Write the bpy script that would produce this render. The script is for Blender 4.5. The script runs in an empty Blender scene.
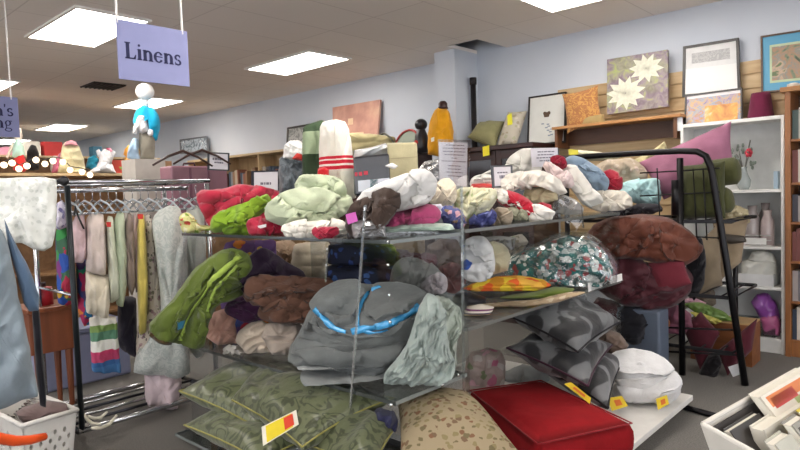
import bpy, math, random
from mathutils import Vector, Matrix, noise
random.seed(7)
SC = bpy.context.scene
COL = SC.collection
V = Vector
# ---------------------------------------------------------------- camera geometry
H = 1.45                                   # lens height in the room
FPX = 612.2                                # focal length for an 800 px wide frame
AX, AY, AZ = V((.674,.061,-.736)), V((-.738,.009,-.675)), V((-.035,.998,.051))
AX.normalize(); AY = (AY-AX*AY.dot(AX)).normalized(); AZ = AX.cross(AY)
CAM = V((0,0,H))
def ray(u, v):
    c = V(((u-400)/FPX, -(v-225)/FPX, -1))
    return V((AX.dot(c), AY.dot(c), AZ.dot(c)))
def pt(u, v, at):
    """room point seen at a place of the photo, at a known plane of the room ('X',x) ('Y',y) ('Z',z) or distance ('d',d)"""
    r = ray(u, v); k, val = at
    t = val if k == 'd' else (val-CAM['XYZ'.index(k)])/r['XYZ'.index(k)]
    return CAM+r*t
# ---------------------------------------------------------------- materials
def lin(h):
    if not isinstance(h, str): return (*h, 1)
    h = h.lstrip('#'); o = []
    for i in (0,2,4):
        c = int(h[i:i+2],16)/255
        o.append(c/12.92 if c <= .04045 else ((c+.055)/1.055)**2.4)
    return (*o, 1)
_mc = {}
def nodes(name):
    m = bpy.data.materials.new(name); m.use_nodes = True
    nt = m.node_tree; return m, nt, nt.nodes['Principled BSDF']
def coords(nt, scale=1, rot=(0,0,0), src='Object', scale3=None):
    tc = nt.nodes.new('ShaderNodeTexCoord'); mp = nt.nodes.new('ShaderNodeMapping')
    nt.links.new(tc.outputs[src], mp.inputs[0])
    mp.inputs['Scale'].default_value = scale3 or (scale,)*3
    mp.inputs['Rotation'].default_value = rot
    return mp.outputs[0]
def tex(nt, kind, co, **kw):
    t = nt.nodes.new('ShaderNodeTex'+kind); nt.links.new(co, t.inputs['Vector'])
    for k, val in kw.items():
        if k in t.inputs: t.inputs[k].default_value = val
        else: setattr(t, k, val)
    return t
def ramp(nt, fac, stops, interp='CONSTANT'):
    r = nt.nodes.new('ShaderNodeValToRGB'); nt.links.new(fac, r.inputs[0])
    cr = r.color_ramp; cr.interpolation = interp
    while len(cr.elements) < len(stops): cr.elements.new(.5)
    for e, (p, c) in zip(cr.elements, stops): e.position = p; e.color = lin(c)
    return r.outputs[0]
def mixc(nt, fac, a, b, mode='MIX'):
    m = nt.nodes.new('ShaderNodeMix'); m.data_type = 'RGBA'; m.blend_type = mode
    for sock, val in ((m.inputs[0],fac),(m.inputs[6],a),(m.inputs[7],b)):
        if hasattr(val,'links') or hasattr(val,'node'): nt.links.new(val, sock)
        elif isinstance(val,(int,float)): sock.default_value = val
        else: sock.default_value = lin(val)
    return m.outputs[2]
def bump(nt, b, h, strength, dist=.01):
    n = nt.nodes.new('ShaderNodeBump'); nt.links.new(h, n.inputs['Height'])
    n.inputs['Strength'].default_value = strength; n.inputs['Distance'].default_value = dist
    nt.links.new(n.outputs[0], b.inputs['Normal'])
def fab(c, rough=.9, wv=.5, pile=260, sheen=.15, crease=.35):
    """plain woven or fleece cloth"""
    key = ('fab',c,rough,wv,pile,sheen,crease)
    if key in _mc: return _mc[key]
    m, nt, b = nodes('cloth_'+c.lstrip('#')); co = coords(nt)
    n1 = tex(nt,'Noise',co,Scale=9.0,Detail=4.0); n2 = tex(nt,'Noise',co,Scale=float(pile),Detail=1.0)
    a = lin(c); d = tuple(x*.86 for x in a[:3]); l = tuple(min(1,x*1.08) for x in a[:3])
    nt.links.new(ramp(nt,n1.outputs[0],[(.3,d),(.7,l)],'LINEAR'), b.inputs['Base Color'])
    s = nt.nodes.new('ShaderNodeMath'); s.operation = 'MULTIPLY_ADD'; s.inputs[1].default_value = .15
    nt.links.new(n2.outputs[0], s.inputs[0])
    n3 = tex(nt,'Noise',co,Scale=16.0,Detail=3.0); nt.links.new(n3.outputs[0], s.inputs[2])
    bump(nt,b,s.outputs[0],wv,.03*crease)
    b.inputs['Roughness'].default_value = rough; b.inputs['Sheen Weight'].default_value = sheen
    b.inputs['Specular IOR Level'].default_value = .2
    _mc[key] = m; return m
def plain(c, rough=.5, metal=0, spec=.5, coat=0, var=.06, scale=12):
    key = ('plain',c,rough,metal,spec,coat,var,scale)
    if key in _mc: return _mc[key]
    m, nt, b = nodes('paint_'+(c if isinstance(c,str) else 'c').lstrip('#')); co = coords(nt)
    n = tex(nt,'Noise',co,Scale=float(scale),Detail=3.0); a = lin(c)
    nt.links.new(ramp(nt,n.outputs[0],[(.3,tuple(x*(1-var) for x in a[:3])),(.7,tuple(min(1,x*(1+var)) for x in a[:3]))],'LINEAR'), b.inputs['Base Color'])
    b.inputs['Roughness'].default_value = rough; b.inputs['Metallic'].default_value = metal
    b.inputs['Specular IOR Level'].default_value = spec; b.inputs['Coat Weight'].default_value = coat
    _mc[key] = m; return m
def wood(c1, c2, axis='z', scale=6, rough=.45):
    key = ('wood',c1,c2,axis,scale,rough)
    if key in _mc: return _mc[key]
    m, nt, b = nodes('wood_'+c1.lstrip('#'))
    s3 = {'x':(scale*.12,scale,scale),'y':(scale,scale*.12,scale),'z':(scale,scale,scale*.12)}[axis]
    n = tex(nt,'Noise',coords(nt,scale3=s3),Scale=3.0,Detail=5.0,Distortion=.6)
    nt.links.new(ramp(nt,n.outputs[0],[(.32,c1),(.68,c2)],'LINEAR'), b.inputs['Base Color'])
    b.inputs['Roughness'].default_value = rough; bump(nt,b,n.outputs[0],.12,.004)
    _mc[key] = m; return m
def floral(base, cols, scale=14, dens=.5, rough=.85, sharp=.42):
    """cloth printed with blotches of several colours on a ground"""
    key = ('flo',base,tuple(cols),scale,dens,rough,sharp)
    if key in _mc: return _mc[key]
    m, nt, b = nodes('print_'+base.lstrip('#')); co = coords(nt)
    w = tex(nt,'Noise',co,Scale=scale*.9,Detail=2.0)
    vm = nt.nodes.new('ShaderNodeVectorMath'); vm.operation = 'MULTIPLY_ADD'
    vm.inputs[1].default_value = (.9/scale,)*3
    nt.links.new(w.outputs['Color'], vm.inputs[0]); nt.links.new(co, vm.inputs[2])
    vo = tex(nt,'Voronoi',vm.outputs[0],Scale=float(scale))
    sep = nt.nodes.new('ShaderNodeSeparateColor'); nt.links.new(vo.outputs['Color'], sep.inputs[0])
    k = len(cols); pc = ramp(nt,sep.outputs[0],[(i/k,c) for i,c in enumerate(cols)])
    msk = ramp(nt,vo.outputs['Distance'],[(0,(1,1,1)),(sharp,(0,0,0))])
    gate = ramp(nt,sep.outputs[1],[(0,(1,1,1)),(dens,(0,0,0))])
    mm = mixc(nt,1.0,msk,gate,'MULTIPLY')
    nt.links.new(mixc(nt,mm,base,pc), b.inputs['Base Color'])
    n3 = tex(nt,'Noise',co,Scale=18.0,Detail=4.0); bump(nt,b,n3.outputs[0],.4,.012)
    b.inputs['Roughness'].default_value = rough; b.inputs['Specular IOR Level'].default_value = .25
    _mc[key] = m; return m
def damask(c1, c2, scale=9, thr=.5, rough=.55, detail=1.0, spec=.4, soft=.04, mult=26):
    """two-tone swirling pattern"""
    key = ('dam',c1,c2,scale,thr,rough,detail,mult)
    if key in _mc: return _mc[key]
    m, nt, b = nodes('damask_'+c1.lstrip('#')); co = coords(nt)
    n = tex(nt,'Noise',co,Scale=float(scale),Detail=detail,Distortion=1.6)
    w = nt.nodes.new('ShaderNodeMath'); w.operation='SINE'
    ml = nt.nodes.new('ShaderNodeMath'); ml.operation='MULTIPLY'; ml.inputs[1].default_value = mult
    nt.links.new(n.outputs[0], ml.inputs[0]); nt.links.new(ml.outputs[0], w.inputs[0])
    nt.links.new(ramp(nt,w.outputs[0],[(thr-soft,c1),(thr+soft,c2)],'LINEAR'), b.inputs['Base Color'])
    n3 = tex(nt,'Noise',co,Scale=14.0,Detail=4.0); bump(nt,b,n3.outputs[0],.45,.014)
    b.inputs['Roughness'].default_value = rough; b.inputs['Specular IOR Level'].default_value = spec
    b.inputs['Sheen Weight'].default_value = .2
    _mc[key] = m; return m
def bands(stops, length, axis='z', rough=.9):
    """stripes along one axis of the object: stops are (start in metres, colour)"""
    m, nt, b = nodes('striped_cloth'); co = coords(nt)
    sep = nt.nodes.new('ShaderNodeSeparateXYZ'); nt.links.new(co, sep.inputs[0])
    d = nt.nodes.new('ShaderNodeMath'); d.operation='DIVIDE'; d.inputs[1].default_value = length
    nt.links.new(sep.outputs['xyz'.index(axis)], d.inputs[0])
    nt.links.new(ramp(nt,d.outputs[0],[(max(0,p/length),c) for p,c in stops]), b.inputs['Base Color'])
    n3 = tex(nt,'Noise',co,Scale=40.0,Detail=4.0); bump(nt,b,n3.outputs[0],.5,.01)
    b.inputs['Roughness'].default_value = rough; b.inputs['Specular IOR Level'].default_value = .2
    return m
def mottle(cols, scale=6, detail=5.0, dist=.8, rough=.6):
    """painted surface running softly through several colours"""
    m, nt, b = nodes('painted_print'); n = tex(nt,'Noise',coords(nt),Scale=float(scale),Detail=detail,Distortion=dist); k = len(cols)
    nt.links.new(ramp(nt,n.outputs[0],[(.32+.36*i/(k-1),c) for i,c in enumerate(cols)],'LINEAR'), b.inputs['Base Color'])
    b.inputs['Roughness'].default_value = rough; return m
def clear(tint='#f2f6f4', refl=.07, rough=.03, cloud=0.0):
    """thin clear plastic: mostly see-through, some mirror"""
    key = ('clear',tint,refl,rough,cloud)
    if key in _mc: return _mc[key]
    m = bpy.data.materials.new('clear_plastic'); m.use_nodes = True; nt = m.node_tree; nt.nodes.clear()
    out = nt.nodes.new('ShaderNodeOutputMaterial'); mx = nt.nodes.new('ShaderNodeMixShader')
    tr = nt.nodes.new('ShaderNodeBsdfTransparent'); gl = nt.nodes.new('ShaderNodeBsdfGlossy')
    tr.inputs[0].default_value = lin(tint); gl.inputs['Roughness'].default_value = rough
    lw = nt.nodes.new('ShaderNodeLayerWeight'); lw.inputs[0].default_value = .35
    mm = nt.nodes.new('ShaderNodeMath'); mm.operation='MULTIPLY_ADD'; mm.inputs[1].default_value=.35; mm.inputs[2].default_value=refl
    nt.links.new(lw.outputs['Fresnel'], mm.inputs[0]); nt.links.new(mm.outputs[0], mx.inputs[0])
    nt.links.new(tr.outputs[0], mx.inputs[1])
    if cloud:
        df = nt.nodes.new('ShaderNodeBsdfDiffuse'); df.inputs[0].default_value=(.85,.85,.86,1)
        m2 = nt.nodes.new('ShaderNodeMixShader'); m2.inputs[0].default_value = cloud
        nt.links.new(gl.outputs[0], m2.inputs[1]); nt.links.new(df.outputs[0], m2.inputs[2]); nt.links.new(m2.outputs[0], mx.inputs[2])
    else: nt.links.new(gl.outputs[0], mx.inputs[2])
    co = coords(nt); n = tex(nt,'Noise',co,Scale=14.0,Detail=2.0)
    bp = nt.nodes.new('ShaderNodeBump'); bp.inputs['Strength'].default_value = .25 if cloud else .03; bp.inputs['Distance'].default_value=.02
    nt.links.new(n.outputs[0], bp.inputs['Height']); nt.links.new(bp.outputs[0], gl.inputs['Normal'])
    nt.links.new(mx.outputs[0], out.inputs[0]); _mc[key] = m; return m
def glow(c, s):
    m, nt, b = nodes('lit_diffuser'); b.inputs['Base Color'].default_value = lin(c)
    b.inputs['Emission Color'].default_value = lin(c); b.inputs['Emission Strength'].default_value = s
    return m
# ---------------------------------------------------------------- mesh building
class MB:
    def __init__(s): s.v, s.f = [], []
    def add(s, vs, fs):
        k = len(s.v); s.v += [V(p) for p in vs]; s.f += [tuple(i+k for i in f) for f in fs]; return s
    def box(s, x0, x1, y0, y1, z0, z1):
        return s.add([(x,y,z) for z in (z0,z1) for y in (y0,y1) for x in (x0,x1)],
            [(0,2,3,1),(4,5,7,6),(0,1,5,4),(2,6,7,3),(0,4,6,2),(1,3,7,5)])
    def slab(s, c4, n):
        """four corners, thickness vector n"""
        c4 = [V(c) for c in c4]; n = V(n)
        return s.add(c4+[c+n for c in c4], [(0,1,2,3),(7,6,5,4),(0,4,5,1),(1,5,6,2),(2,6,7,3),(3,7,4,0)])
    def prism(s, poly, n):
        poly = [V(p) for p in poly]; n = V(n); k = len(poly)
        return s.add(poly+[p+n for p in poly], [tuple(range(k)), tuple(range(2*k-1,k-1,-1))]+[(i,(i+k),(i+1)%k+k,(i+1)%k) for i in range(k)])
    def tube(s, path, r, n=8, closed=False):
        path = [V(p) for p in path]; k = len(path); rr = r if isinstance(r,(list,tuple)) else [r]*k
        vs, fs = [], []; up = V((0,0,1)); prev = None
        for i, p in enumerate(path):
            a = path[(i-1)%k] if (closed or i) else p; b = path[(i+1)%k] if (closed or i < k-1) else p
            t = (b-a).normalized()
            if prev is None:
                x = t.cross(up); x = t.cross(V((1,0,0))) if x.length < .05 else x
            else: x = prev-t*prev.dot(t)
            x.normalize(); prev = x; y = t.cross(x)
            for j in range(n):
                w = 2*math.pi*j/n; vs.append(p+(x*math.cos(w)+y*math.sin(w))*rr[i])
        for i in range(k if closed else k-1):
            for j in range(n):
                a, b = i*n, ((i+1)%k)*n
                fs.append((a+j,a+(j+1)%n,b+(j+1)%n,b+j))
        if not closed: fs += [tuple(range(n-1,-1,-1)), tuple((k-1)*n+j for j in range(n))]
        return s.add(vs, fs)
    def lathe(s, prof, c, n=20):
        c = V(c); vs = [c+V((r*math.cos(2*math.pi*j/n), r*math.sin(2*math.pi*j/n), z)) for r, z in prof for j in range(n)]
        fs = [(i*n+j,i*n+(j+1)%n,(i+1)*n+(j+1)%n,(i+1)*n+j) for i in range(len(prof)-1) for j in range(n)]
        fs += [tuple(range(n-1,-1,-1)), tuple((len(prof)-1)*n+j for j in range(n))]
        return s.add(vs, fs)
    def ball(s, c, r, n=14, k=9):
        r = r if isinstance(r,(tuple,list)) else (r,r,r)
        return s.ring_ball(V(c), r, n, k)
    def ring_ball(s, c, r, n, k):
        vs = [c+V((0,0,-r[2]))]
        for i in range(1,k):
            a = -math.pi/2+math.pi*i/k
            vs += [c+V((r[0]*math.cos(a)*math.cos(2*math.pi*j/n), r[1]*math.cos(a)*math.sin(2*math.pi*j/n), r[2]*math.sin(a))) for j in range(n)]
        vs.append(c+V((0,0,r[2]))); L = len(vs)-1; fs = [(0,1+(j+1)%n,1+j) for j in range(n)]
        for i in range(k-2):
            fs += [(1+i*n+j,1+i*n+(j+1)%n,1+(i+1)*n+(j+1)%n,1+(i+1)*n+j) for j in range(n)]
        fs += [(L,1+(k-2)*n+j,1+(k-2)*n+(j+1)%n) for j in range(n)]
        return s.add(vs, fs)
    def build(s, name, mat, parent=None, smooth=False, bevel=0, frame=None):
        """link as one mesh object whose origin is at its base"""
        me = bpy.data.meshes.new(name)
        lo = V([min(p[i] for p in s.v) for i in range(3)]); hi = V([max(p[i] for p in s.v) for i in range(3)])
        org = V(((lo.x+hi.x)/2,(lo.y+hi.y)/2,lo.z)) if frame is None else frame.translation
        if frame is None: vs = [p-org for p in s.v]; mw = Matrix.Translation(org)
        else: inv = frame.inverted(); vs = [inv@p for p in s.v]; mw = frame
        me.from_pydata(vs, [], s.f); me.validate()
        me.materials.append(mat); o = bpy.data.objects.new(name, me); COL.objects.link(o)
        o.matrix_world = mw
        if parent is not None: attach(o, parent)
        if smooth: me.shade_smooth()
        if bevel:
            b = o.modifiers.new('b','BEVEL'); b.width = bevel; b.segments = 2; b.limit_method = 'ANGLE'
        return o
_world = {}
def attach(o, parent):
    mw = o.matrix_basis.copy(); pw = _world.get(parent.name) or parent.matrix_basis.copy()
    o.parent = parent; o.matrix_parent_inverse = pw.inverted(); _world[o.name] = mw
def tag(o, label, cat, group=None):
    o['label'] = label; o['category'] = cat
    if group: o['group'] = group
    return o
def struct(o): o['kind'] = 'structure'; return o
def thing(name, label, cat, loc, group=None):
    o = bpy.data.objects.new(name, None); COL.objects.link(o); o.location = loc; o.empty_display_size = .05
    return tag(o, label, cat, group)
def B(x0,x1,y0,y1,z0,z1): return MB().box(x0,x1,y0,y1,z0,z1)
# ---------------------------------------------------------------- soft shapes
def spline(pts, n, closed=True, tight=.5):
    k = len(pts); out = []; segs = k if closed else k-1
    L = [(pts[(i+1)%k]-pts[i]).length for i in range(segs)]; tot = sum(L); m = []
    for s in range(n if closed else n):
        d = tot*s/(n if closed else n-1); i = 0
        while i < segs-1 and d > L[i]: d -= L[i]; i += 1
        t = min(1,d/max(L[i],1e-9))
        g = (lambda j: pts[j%k]) if closed else (lambda j: pts[max(0,min(k-1,j))])
        p0,p1,p2,p3 = g(i-1),g(i),g(i+1),g(i+2)
        m1,m2 = (p2-p0)*tight*.8,(p3-p1)*tight*.8
        out.append(p1*(2*t**3-3*t*t+1)+m1*(t**3-2*t*t+t)+p2*(-2*t**3+3*t*t)+m2*(t**3-t*t))
    return out
def foldf(x, z, folds, sd):
    """height of the creases: round ridges, or overlapping pleats when a fifth entry is given"""
    h = 0
    for fo in folds:
        a, f, ang, st = fo[:4]
        c, s = math.cos(math.radians(ang)), math.sin(math.radians(ang))
        p, q = x*c+z*s, -x*s+z*c
        if len(fo) == 5:
            g = q*f+st*noise.noise(V((x*f*.55,z*f*.55,sd+4)))+sd
            fr = g-math.floor(g)
            h += a*((fr/.86 if fr < .86 else (1-fr)/.14)-.5)*(.55+.9*abs(noise.noise(V((x*f*.4,z*f*.4,sd+13)))))
        else:
            wv = noise.noise(V((x*f*.5,z*f*.5,sd+9)))*.6
            h += a*(1-2.6*abs(noise.noise(V((p*f*st+wv, q*f+wv, sd)))))
    return h
SOFT = [(.022,9,35,.5),(.018,9,55,1.3,'s'),(.008,22,-20,.6)]
_ls = [0]; GAIN = 1.55
def lump(name, pts, at, T, mat, label=None, cat='cloth', group=None, z0=None, fold=SOFT, N=104, K=19, p=2.8, Tb=None, parent=None, tight=.2, ref=None, layers=0, lay=.012, lang=0, wob=.035, ply=None):
    """a soft solid body: its outline as it stands in the room at a given place, rounded out to thickness T towards the front and Tb behind"""
    _ls[0] += 1; sd = _ls[0]*3.17
    uc = sum(q[0] for q in pts)/len(pts); vb = max(q[1] for q in pts)
    O = pt(*(ref or (uc,vb)), at); rd = ray(uc,vb); W = V((rd.x,rd.y,0)).normalized(); U = V((W.y,-W.x,0)); Zv = V((0,0,1))
    Q = []
    for u, v in pts:
        r = ray(u,v); t = (O-CAM).dot(W)/r.dot(W); P = CAM+r*t
        Q.append(V(((P-O).dot(U), P.z)))
    zl = min(q.y for q in Q)
    if z0 is not None:
        for q in Q:
            if q.y < z0 or q.y-zl < .02: q.y = z0
        zl = z0
    for q in Q: q.y -= zl
    O = V((O.x,O.y,zl))
    out = spline(Q, N, True, tight)
    size = (max(q.x for q in Q)-min(q.x for q in Q)+max(q.y for q in Q)-min(q.y for q in Q))/2
    if wob and fold:
        cc = sum(out,V((0,0)))/N
        out = [cc+(q-cc)*(1+wob*(noise.noise(V((q.x*5/size,q.y*5/size,sd)))*1.3+.8*noise.noise(V((q.x*13/size,q.y*13/size,sd+5))))) for q in out]
    if z0 is not None:
        for q in out: q.y = max(0,q.y)
    A = cx = cz = 0
    for i in range(N):
        a, b = out[i], out[(i+1)%N]; w = a.x*b.y-b.x*a.y; A += w; cx += (a.x+b.x)*w; cz += (a.y+b.y)*w
    C = V((cx/(3*A),cz/(3*A)))
    Tb = T*.8 if Tb is None else Tb
    vs = []; fs = []
    hz = max(q.y for q in out)
    for side, th in ((-1,T),(1,Tb)):
        vs.append(None)
        for k in range(0,K+1):
            r = math.sin(math.pi/2*k/K)
            if k == 0:
                base = len(vs)-1; ring = [C]
            else: ring = [C+(q-C)*r for q in out]
            for j, q in enumerate(ring):
                if k == K and side == 1: continue
                e = (1-r**p)**.5 if r < 1 else 0
                h = th*e
                if side == -1 or True:
                    h += GAIN*foldf(q.x,q.y,fold,sd+side)*min(1,e*2) if fold else 0
                    if layers:
                        zz = q.y*math.cos(math.radians(lang))+q.x*math.sin(math.radians(lang))
                        h += lay*(abs(math.sin(math.pi*layers*zz/hz+.5*noise.noise(V((q.x*6,zz*4,sd)))))**.5-.6)*min(1,e*2)
                P = V((q.x, side*max(h,-.01), q.y))
                if k == 0: vs[base] = P
                else: vs.append(P)
    # indices: front centre 0, rings 1..K*N ; back centre F, rings (K-1)*N, rim shared
    F = 1+K*N
    for j in range(N):
        j2 = (j+1)%N; fs.append((0,1+j,1+j2))
        for k in range(K-1): fs.append((1+k*N+j,1+(k+1)*N+j,1+(k+1)*N+j2,1+k*N+j2))
        fs.append((F,F+1+j2,F+1+j))
        for k in range(K-2): fs.append((F+1+k*N+j,F+1+k*N+j2,F+1+(k+1)*N+j2,F+1+(k+1)*N+j))
        rim = 1+(K-1)*N; lb = F+1+(K-2)*N
        fs.append((lb+j,lb+j2,rim+j2,rim+j))
    me = bpy.data.meshes.new(name); me.from_pydata(vs, [], fs); me.shade_smooth(); me.materials.append(mat)
    o = bpy.data.objects.new(name, me); COL.objects.link(o)
    o.matrix_world = Matrix((( U.x,W.x,0,O.x),(U.y,W.y,0,O.y),(0,0,1,O.z),(0,0,0,1)))
    if parent is not None: attach(o, parent)
    elif label: tag(o, label, cat, group)
    if ply: overlap(o, pts, ply)
    return o
def pillow(name, c4, T, mat, label=None, cat='cushion', group=None, pipe=None, n=22, pinch=.07, e=.45, fold=[(.012,6,30,.6)], parent=None, Tb=None, pipe_r=.007, box=False, z0=None):
    """stuffed cushion from its four corners (in order), with optional piping along the seam"""
    _ls[0] += 1; sd = _ls[0]*2.3
    a, b, c, d = [V(x) for x in c4]; nrm = (b-a+c-d).cross(d-a+c-b).normalized()
    if nrm.dot(CAM-(a+c)/2) < 0: nrm = -nrm
    L = (b-a).length; W = (d-a).length
    def pos(s, t):   # s,t in -1..1
        k = pinch
        s2 = s*(1-k*(1-t*t)*abs(s)); t2 = t*(1-k*(1-s*s)*abs(t))
        S, Tt = (s2+1)/2, (t2+1)/2
        return (a*(1-S)+b*S)*(1-Tt)+(d*(1-S)+c*S)*Tt
    g = [math.sin(math.pi/2*(-1+2*i/n)) for i in range(n+1)]
    vs, fs = [], []; ids = {}
    for side, th in ((1,T),(-1,T if Tb is None else Tb)):
        for i, s in enumerate(g):
            for j, t in enumerate(g):
                rim = i in (0,n) or j in (0,n)
                if rim and side == -1: ids[(side,i,j)] = ids[(1,i,j)]; continue
                env = max(0,(1-s*s)*(1-t*t))**e
                h = th*env+(foldf((s+1)/2*L,(t+1)/2*W,fold,sd+side)*min(1,env*1.5) if fold else 0)
                ids[(side,i,j)] = len(vs); q = pos(s,t)+nrm*side*max(0,h)
                if z0 is not None: q.z = max(q.z,z0)
                vs.append(q)
        for i in range(n):
            for j in range(n):
                q = (ids[(side,i,j)],ids[(side,i+1,j)],ids[(side,i+1,j+1)],ids[(side,i,j+1)])
                fs.append(q if side == 1 else q[::-1])
    m = MB(); m.add(vs, fs); ctr = (a+b+c+d)/4; ux = (b-a).normalized(); uy = nrm.cross(ux)
    lowest = min(v.z for v in vs)
    fr = Matrix(((ux.x,uy.x,nrm.x,ctr.x),(ux.y,uy.y,nrm.y,ctr.y),(ux.z,uy.z,nrm.z,ctr.z),(0,0,0,1)))
    o = m.build(name, mat, parent, True, 0, fr)
    if label and parent is None: tag(o, label, cat, group)
    if pipe:
        loop = [pos(s,-1) for s in g[:-1]]+[pos(1,t) for t in g[:-1]]+[pos(-s,1) for s in g[:-1]]+[pos(-1,-t) for t in g[:-1]]
        MB().tube(loop, pipe_r, 6, True).build('piping', pipe, o, True)
    return o
from mathutils.bvhtree import BVHTree
_bv = {}
def skin(o, u, v, lift=.003):
    """point of an object's front surface seen at a place of the photo, and its normal"""
    if o.name not in _bv:
        mw = o.matrix_basis; me = o.data
        _bv[o.name] = BVHTree.FromPolygons([mw@x.co for x in me.vertices],[tuple(p.vertices) for p in me.polygons])
    r = ray(u,v).normalized(); hit = _bv[o.name].ray_cast(CAM, r)
    if hit[0] is None:
        near = _bv[o.name].find_nearest(pt(u,v,('d',(o.matrix_basis.translation-CAM).length)))
        hit = near
    n = hit[1]; n = n if n.dot(CAM-hit[0]) > 0 else -n
    return hit[0]+n*lift, n
import bmesh
def flap(o, pts, th=.014, n=56, k=7, puff=.006, tight=.3):
    """a turned-over layer of the same cloth lying on top of a soft body, sewn into its mesh"""
    _ls[0] += 1; sd = _ls[0]*1.7
    out = spline([V(q) for q in pts], n, True, tight); c = sum(out,V((0,0)))/n
    rs = [0,.1,.2,.32,.45,.58,.7,.82,.9,.95,.985,1.0]
    prof = [.5,.5,.52,.55,.6,.68,.78,.95,1.12,1.22,.9,-.4]
    def P(q, r, h):
        p, nn = skin(o,q.x,q.y,0); w = noise.noise(V((p.x*16,p.y*16,p.z*16+sd)))
        return p+nn*(th*h+(puff*(w+.4)*(1-r*r) if h > 0 else 0))
    bm = bmesh.new(); bm.from_mesh(o.data); inv = o.matrix_basis.inverted()
    rows = [[bm.verts.new(inv@P(c,0,1))]]
    for r,h in list(zip(rs,prof))[1:]:
        rows.append([bm.verts.new(inv@P(c+(q-c)*r,r,h)) for q in out])
    fs = [bm.faces.new((rows[0][0],rows[1][j],rows[1][(j+1)%n])) for j in range(n)]
    for a in range(1,len(rows)-1):
        for j in range(n): fs.append(bm.faces.new((rows[a][j],rows[a+1][j],rows[a+1][(j+1)%n],rows[a][(j+1)%n])))
    for f in fs: f.smooth = True
    bmesh.ops.recalc_face_normals(bm, faces=fs)
    bm.to_mesh(o.data); bm.free(); _bv.pop(o.name,None); return o
def cut(pts, ang, off, shrink=.05):
    """the part of an outline on one side of a line, slightly drawn in"""
    P = [V(q) for q in spline([V(q) for q in pts],40,True,.34)]; c = sum(P,V((0,0)))/len(P)
    d = V((math.cos(math.radians(ang)),math.sin(math.radians(ang)))); sz = max((q-c).length for q in P); res = []
    L = off*sz
    for i,q in enumerate(P):
        a = (q-c).dot(d)-L; b_ = (P[(i+1)%40]-c).dot(d)-L
        if a > 0: res.append(q)
        if a*b_ < 0: res.append(q+(P[(i+1)%40]-q)*(a/(a-b_)))
    if len(res) < 5: return None
    m = sum(res,V((0,0)))/len(res); return [tuple(m+(q-m)*(1-shrink)) for q in res]
def overlap(o, pts, seed):
    r = random.Random(seed); a0 = r.choice((35,60,-40,120,-70,150))
    for a,off,th in ((a0,r.uniform(-.1,.15),.016),(a0+r.uniform(60,150),r.uniform(.1,.3),.012)):
        q = cut(pts,a,off)
        if q: flap(o,q,th,44,7,.005)
    return o
def band_on(o, path, w_, name, mat, th=.003, k=5):
    """a strip of cloth lying on another object's surface along a path"""
    P = spline([V(q) for q in path], max(8,len(path)*k), False)
    S = [skin(o,q.x,q.y,.004) for q in P]; m = MB(); vs = []; fs = []
    for i,(p,n) in enumerate(S):
        t = (S[min(i+1,len(S)-1)][0]-S[max(i-1,0)][0]).normalized(); sd = t.cross(n).normalized()*w_/2
        vs += [p-sd,p+sd,p+sd+n*th,p-sd+n*th]
    for i in range(len(S)-1):
        a,b_ = i*4,(i+1)*4
        fs += [(a+j,a+(j+1)%4,b_+(j+1)%4,b_+j) for j in range(4)]
    fs += [(3,2,1,0),((len(S)-1)*4,(len(S)-1)*4+1,(len(S)-1)*4+2,(len(S)-1)*4+3)]
    m.add(vs,fs); return m.build(name, mat, o, True)
def patch_on(o, c4, name, mat, lift=.006, th=.002):
    q = [skin(o,*c,lift)[0] for c in c4]; n = skin(o,*c4[0],lift)[1]
    return MB().slab(q,n*th).build(name, mat, o)
def card(name, c4, th, mat, parent=None, label=None, cat='price tag', group=None):
    c = [V(x) for x in c4]; n = (c[1]-c[0]).cross(c[3]-c[0]).normalized()
    if n.dot(CAM-c[0]) > 0: n = -n
    o = MB().slab(c, n*th).build(name, mat, parent)
    if label and parent is None: tag(o, label, cat, group)
    return o
def bil(c4, s, t):
    a,b,c,d = [V(x) for x in c4]; return (a*(1-s)+b*s)*(1-t)+(d*(1-s)+c*s)*t
def sub4(c4, s0, s1, t0, t1, lift=0):
    q = [bil(c4,s0,t0),bil(c4,s1,t0),bil(c4,s1,t1),bil(c4,s0,t1)]
    n = (V(c4[1])-V(c4[0])).cross(V(c4[3])-V(c4[0])).normalized()
    if n.dot(CAM-q[0]) < 0: n = -n
    return [x+n*lift for x in q]
EXPO = 0.42
WIN_FILL = 1.8
LAMPS = 13
# ================================================================= the room
WX = 6.19; YF = 19.4; XL = -5.2; YB = -5.2; ZC = 3.1
m_wall, nt, b = nodes('painted_wall'); co = coords(nt)
n = tex(nt,'Noise',co,Scale=1.2,Detail=3.0)
nt.links.new(ramp(nt,n.outputs[0],[(.3,'#c6cdd7'),(.7,'#cfd5dd')],'LINEAR'), b.inputs['Base Color']); b.inputs['Roughness'].default_value=.8
m_ceil, nt, b = nodes('ceiling_tiles'); co = coords(nt)
br = tex(nt,'Brick',co,Scale=1.0); br.offset = 0; br.inputs['Brick Width'].default_value=1.22; br.inputs['Row Height'].default_value=.61
br.inputs['Mortar Size'].default_value=.006; br.inputs['Color1'].default_value=lin('#f0e9e2'); br.inputs['Color2'].default_value=lin('#ece5de'); br.inputs['Mortar'].default_value=lin('#d8d0c9')
n = tex(nt,'Noise',co,Scale=90.0,Detail=2.0)
nt.links.new(mixc(nt,.06,br.outputs[0],n.outputs[0],'MULTIPLY'), b.inputs['Base Color']); b.inputs['Roughness'].default_value=.95
bump(nt,b,n.outputs[0],.1,.004)
m_floor, nt, b = nodes('dark_carpet'); co = coords(nt)
n = tex(nt,'Noise',co,Scale=120.0,Detail=3.0); n2 = tex(nt,'Noise',co,Scale=1.6,Detail=3.0)
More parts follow.
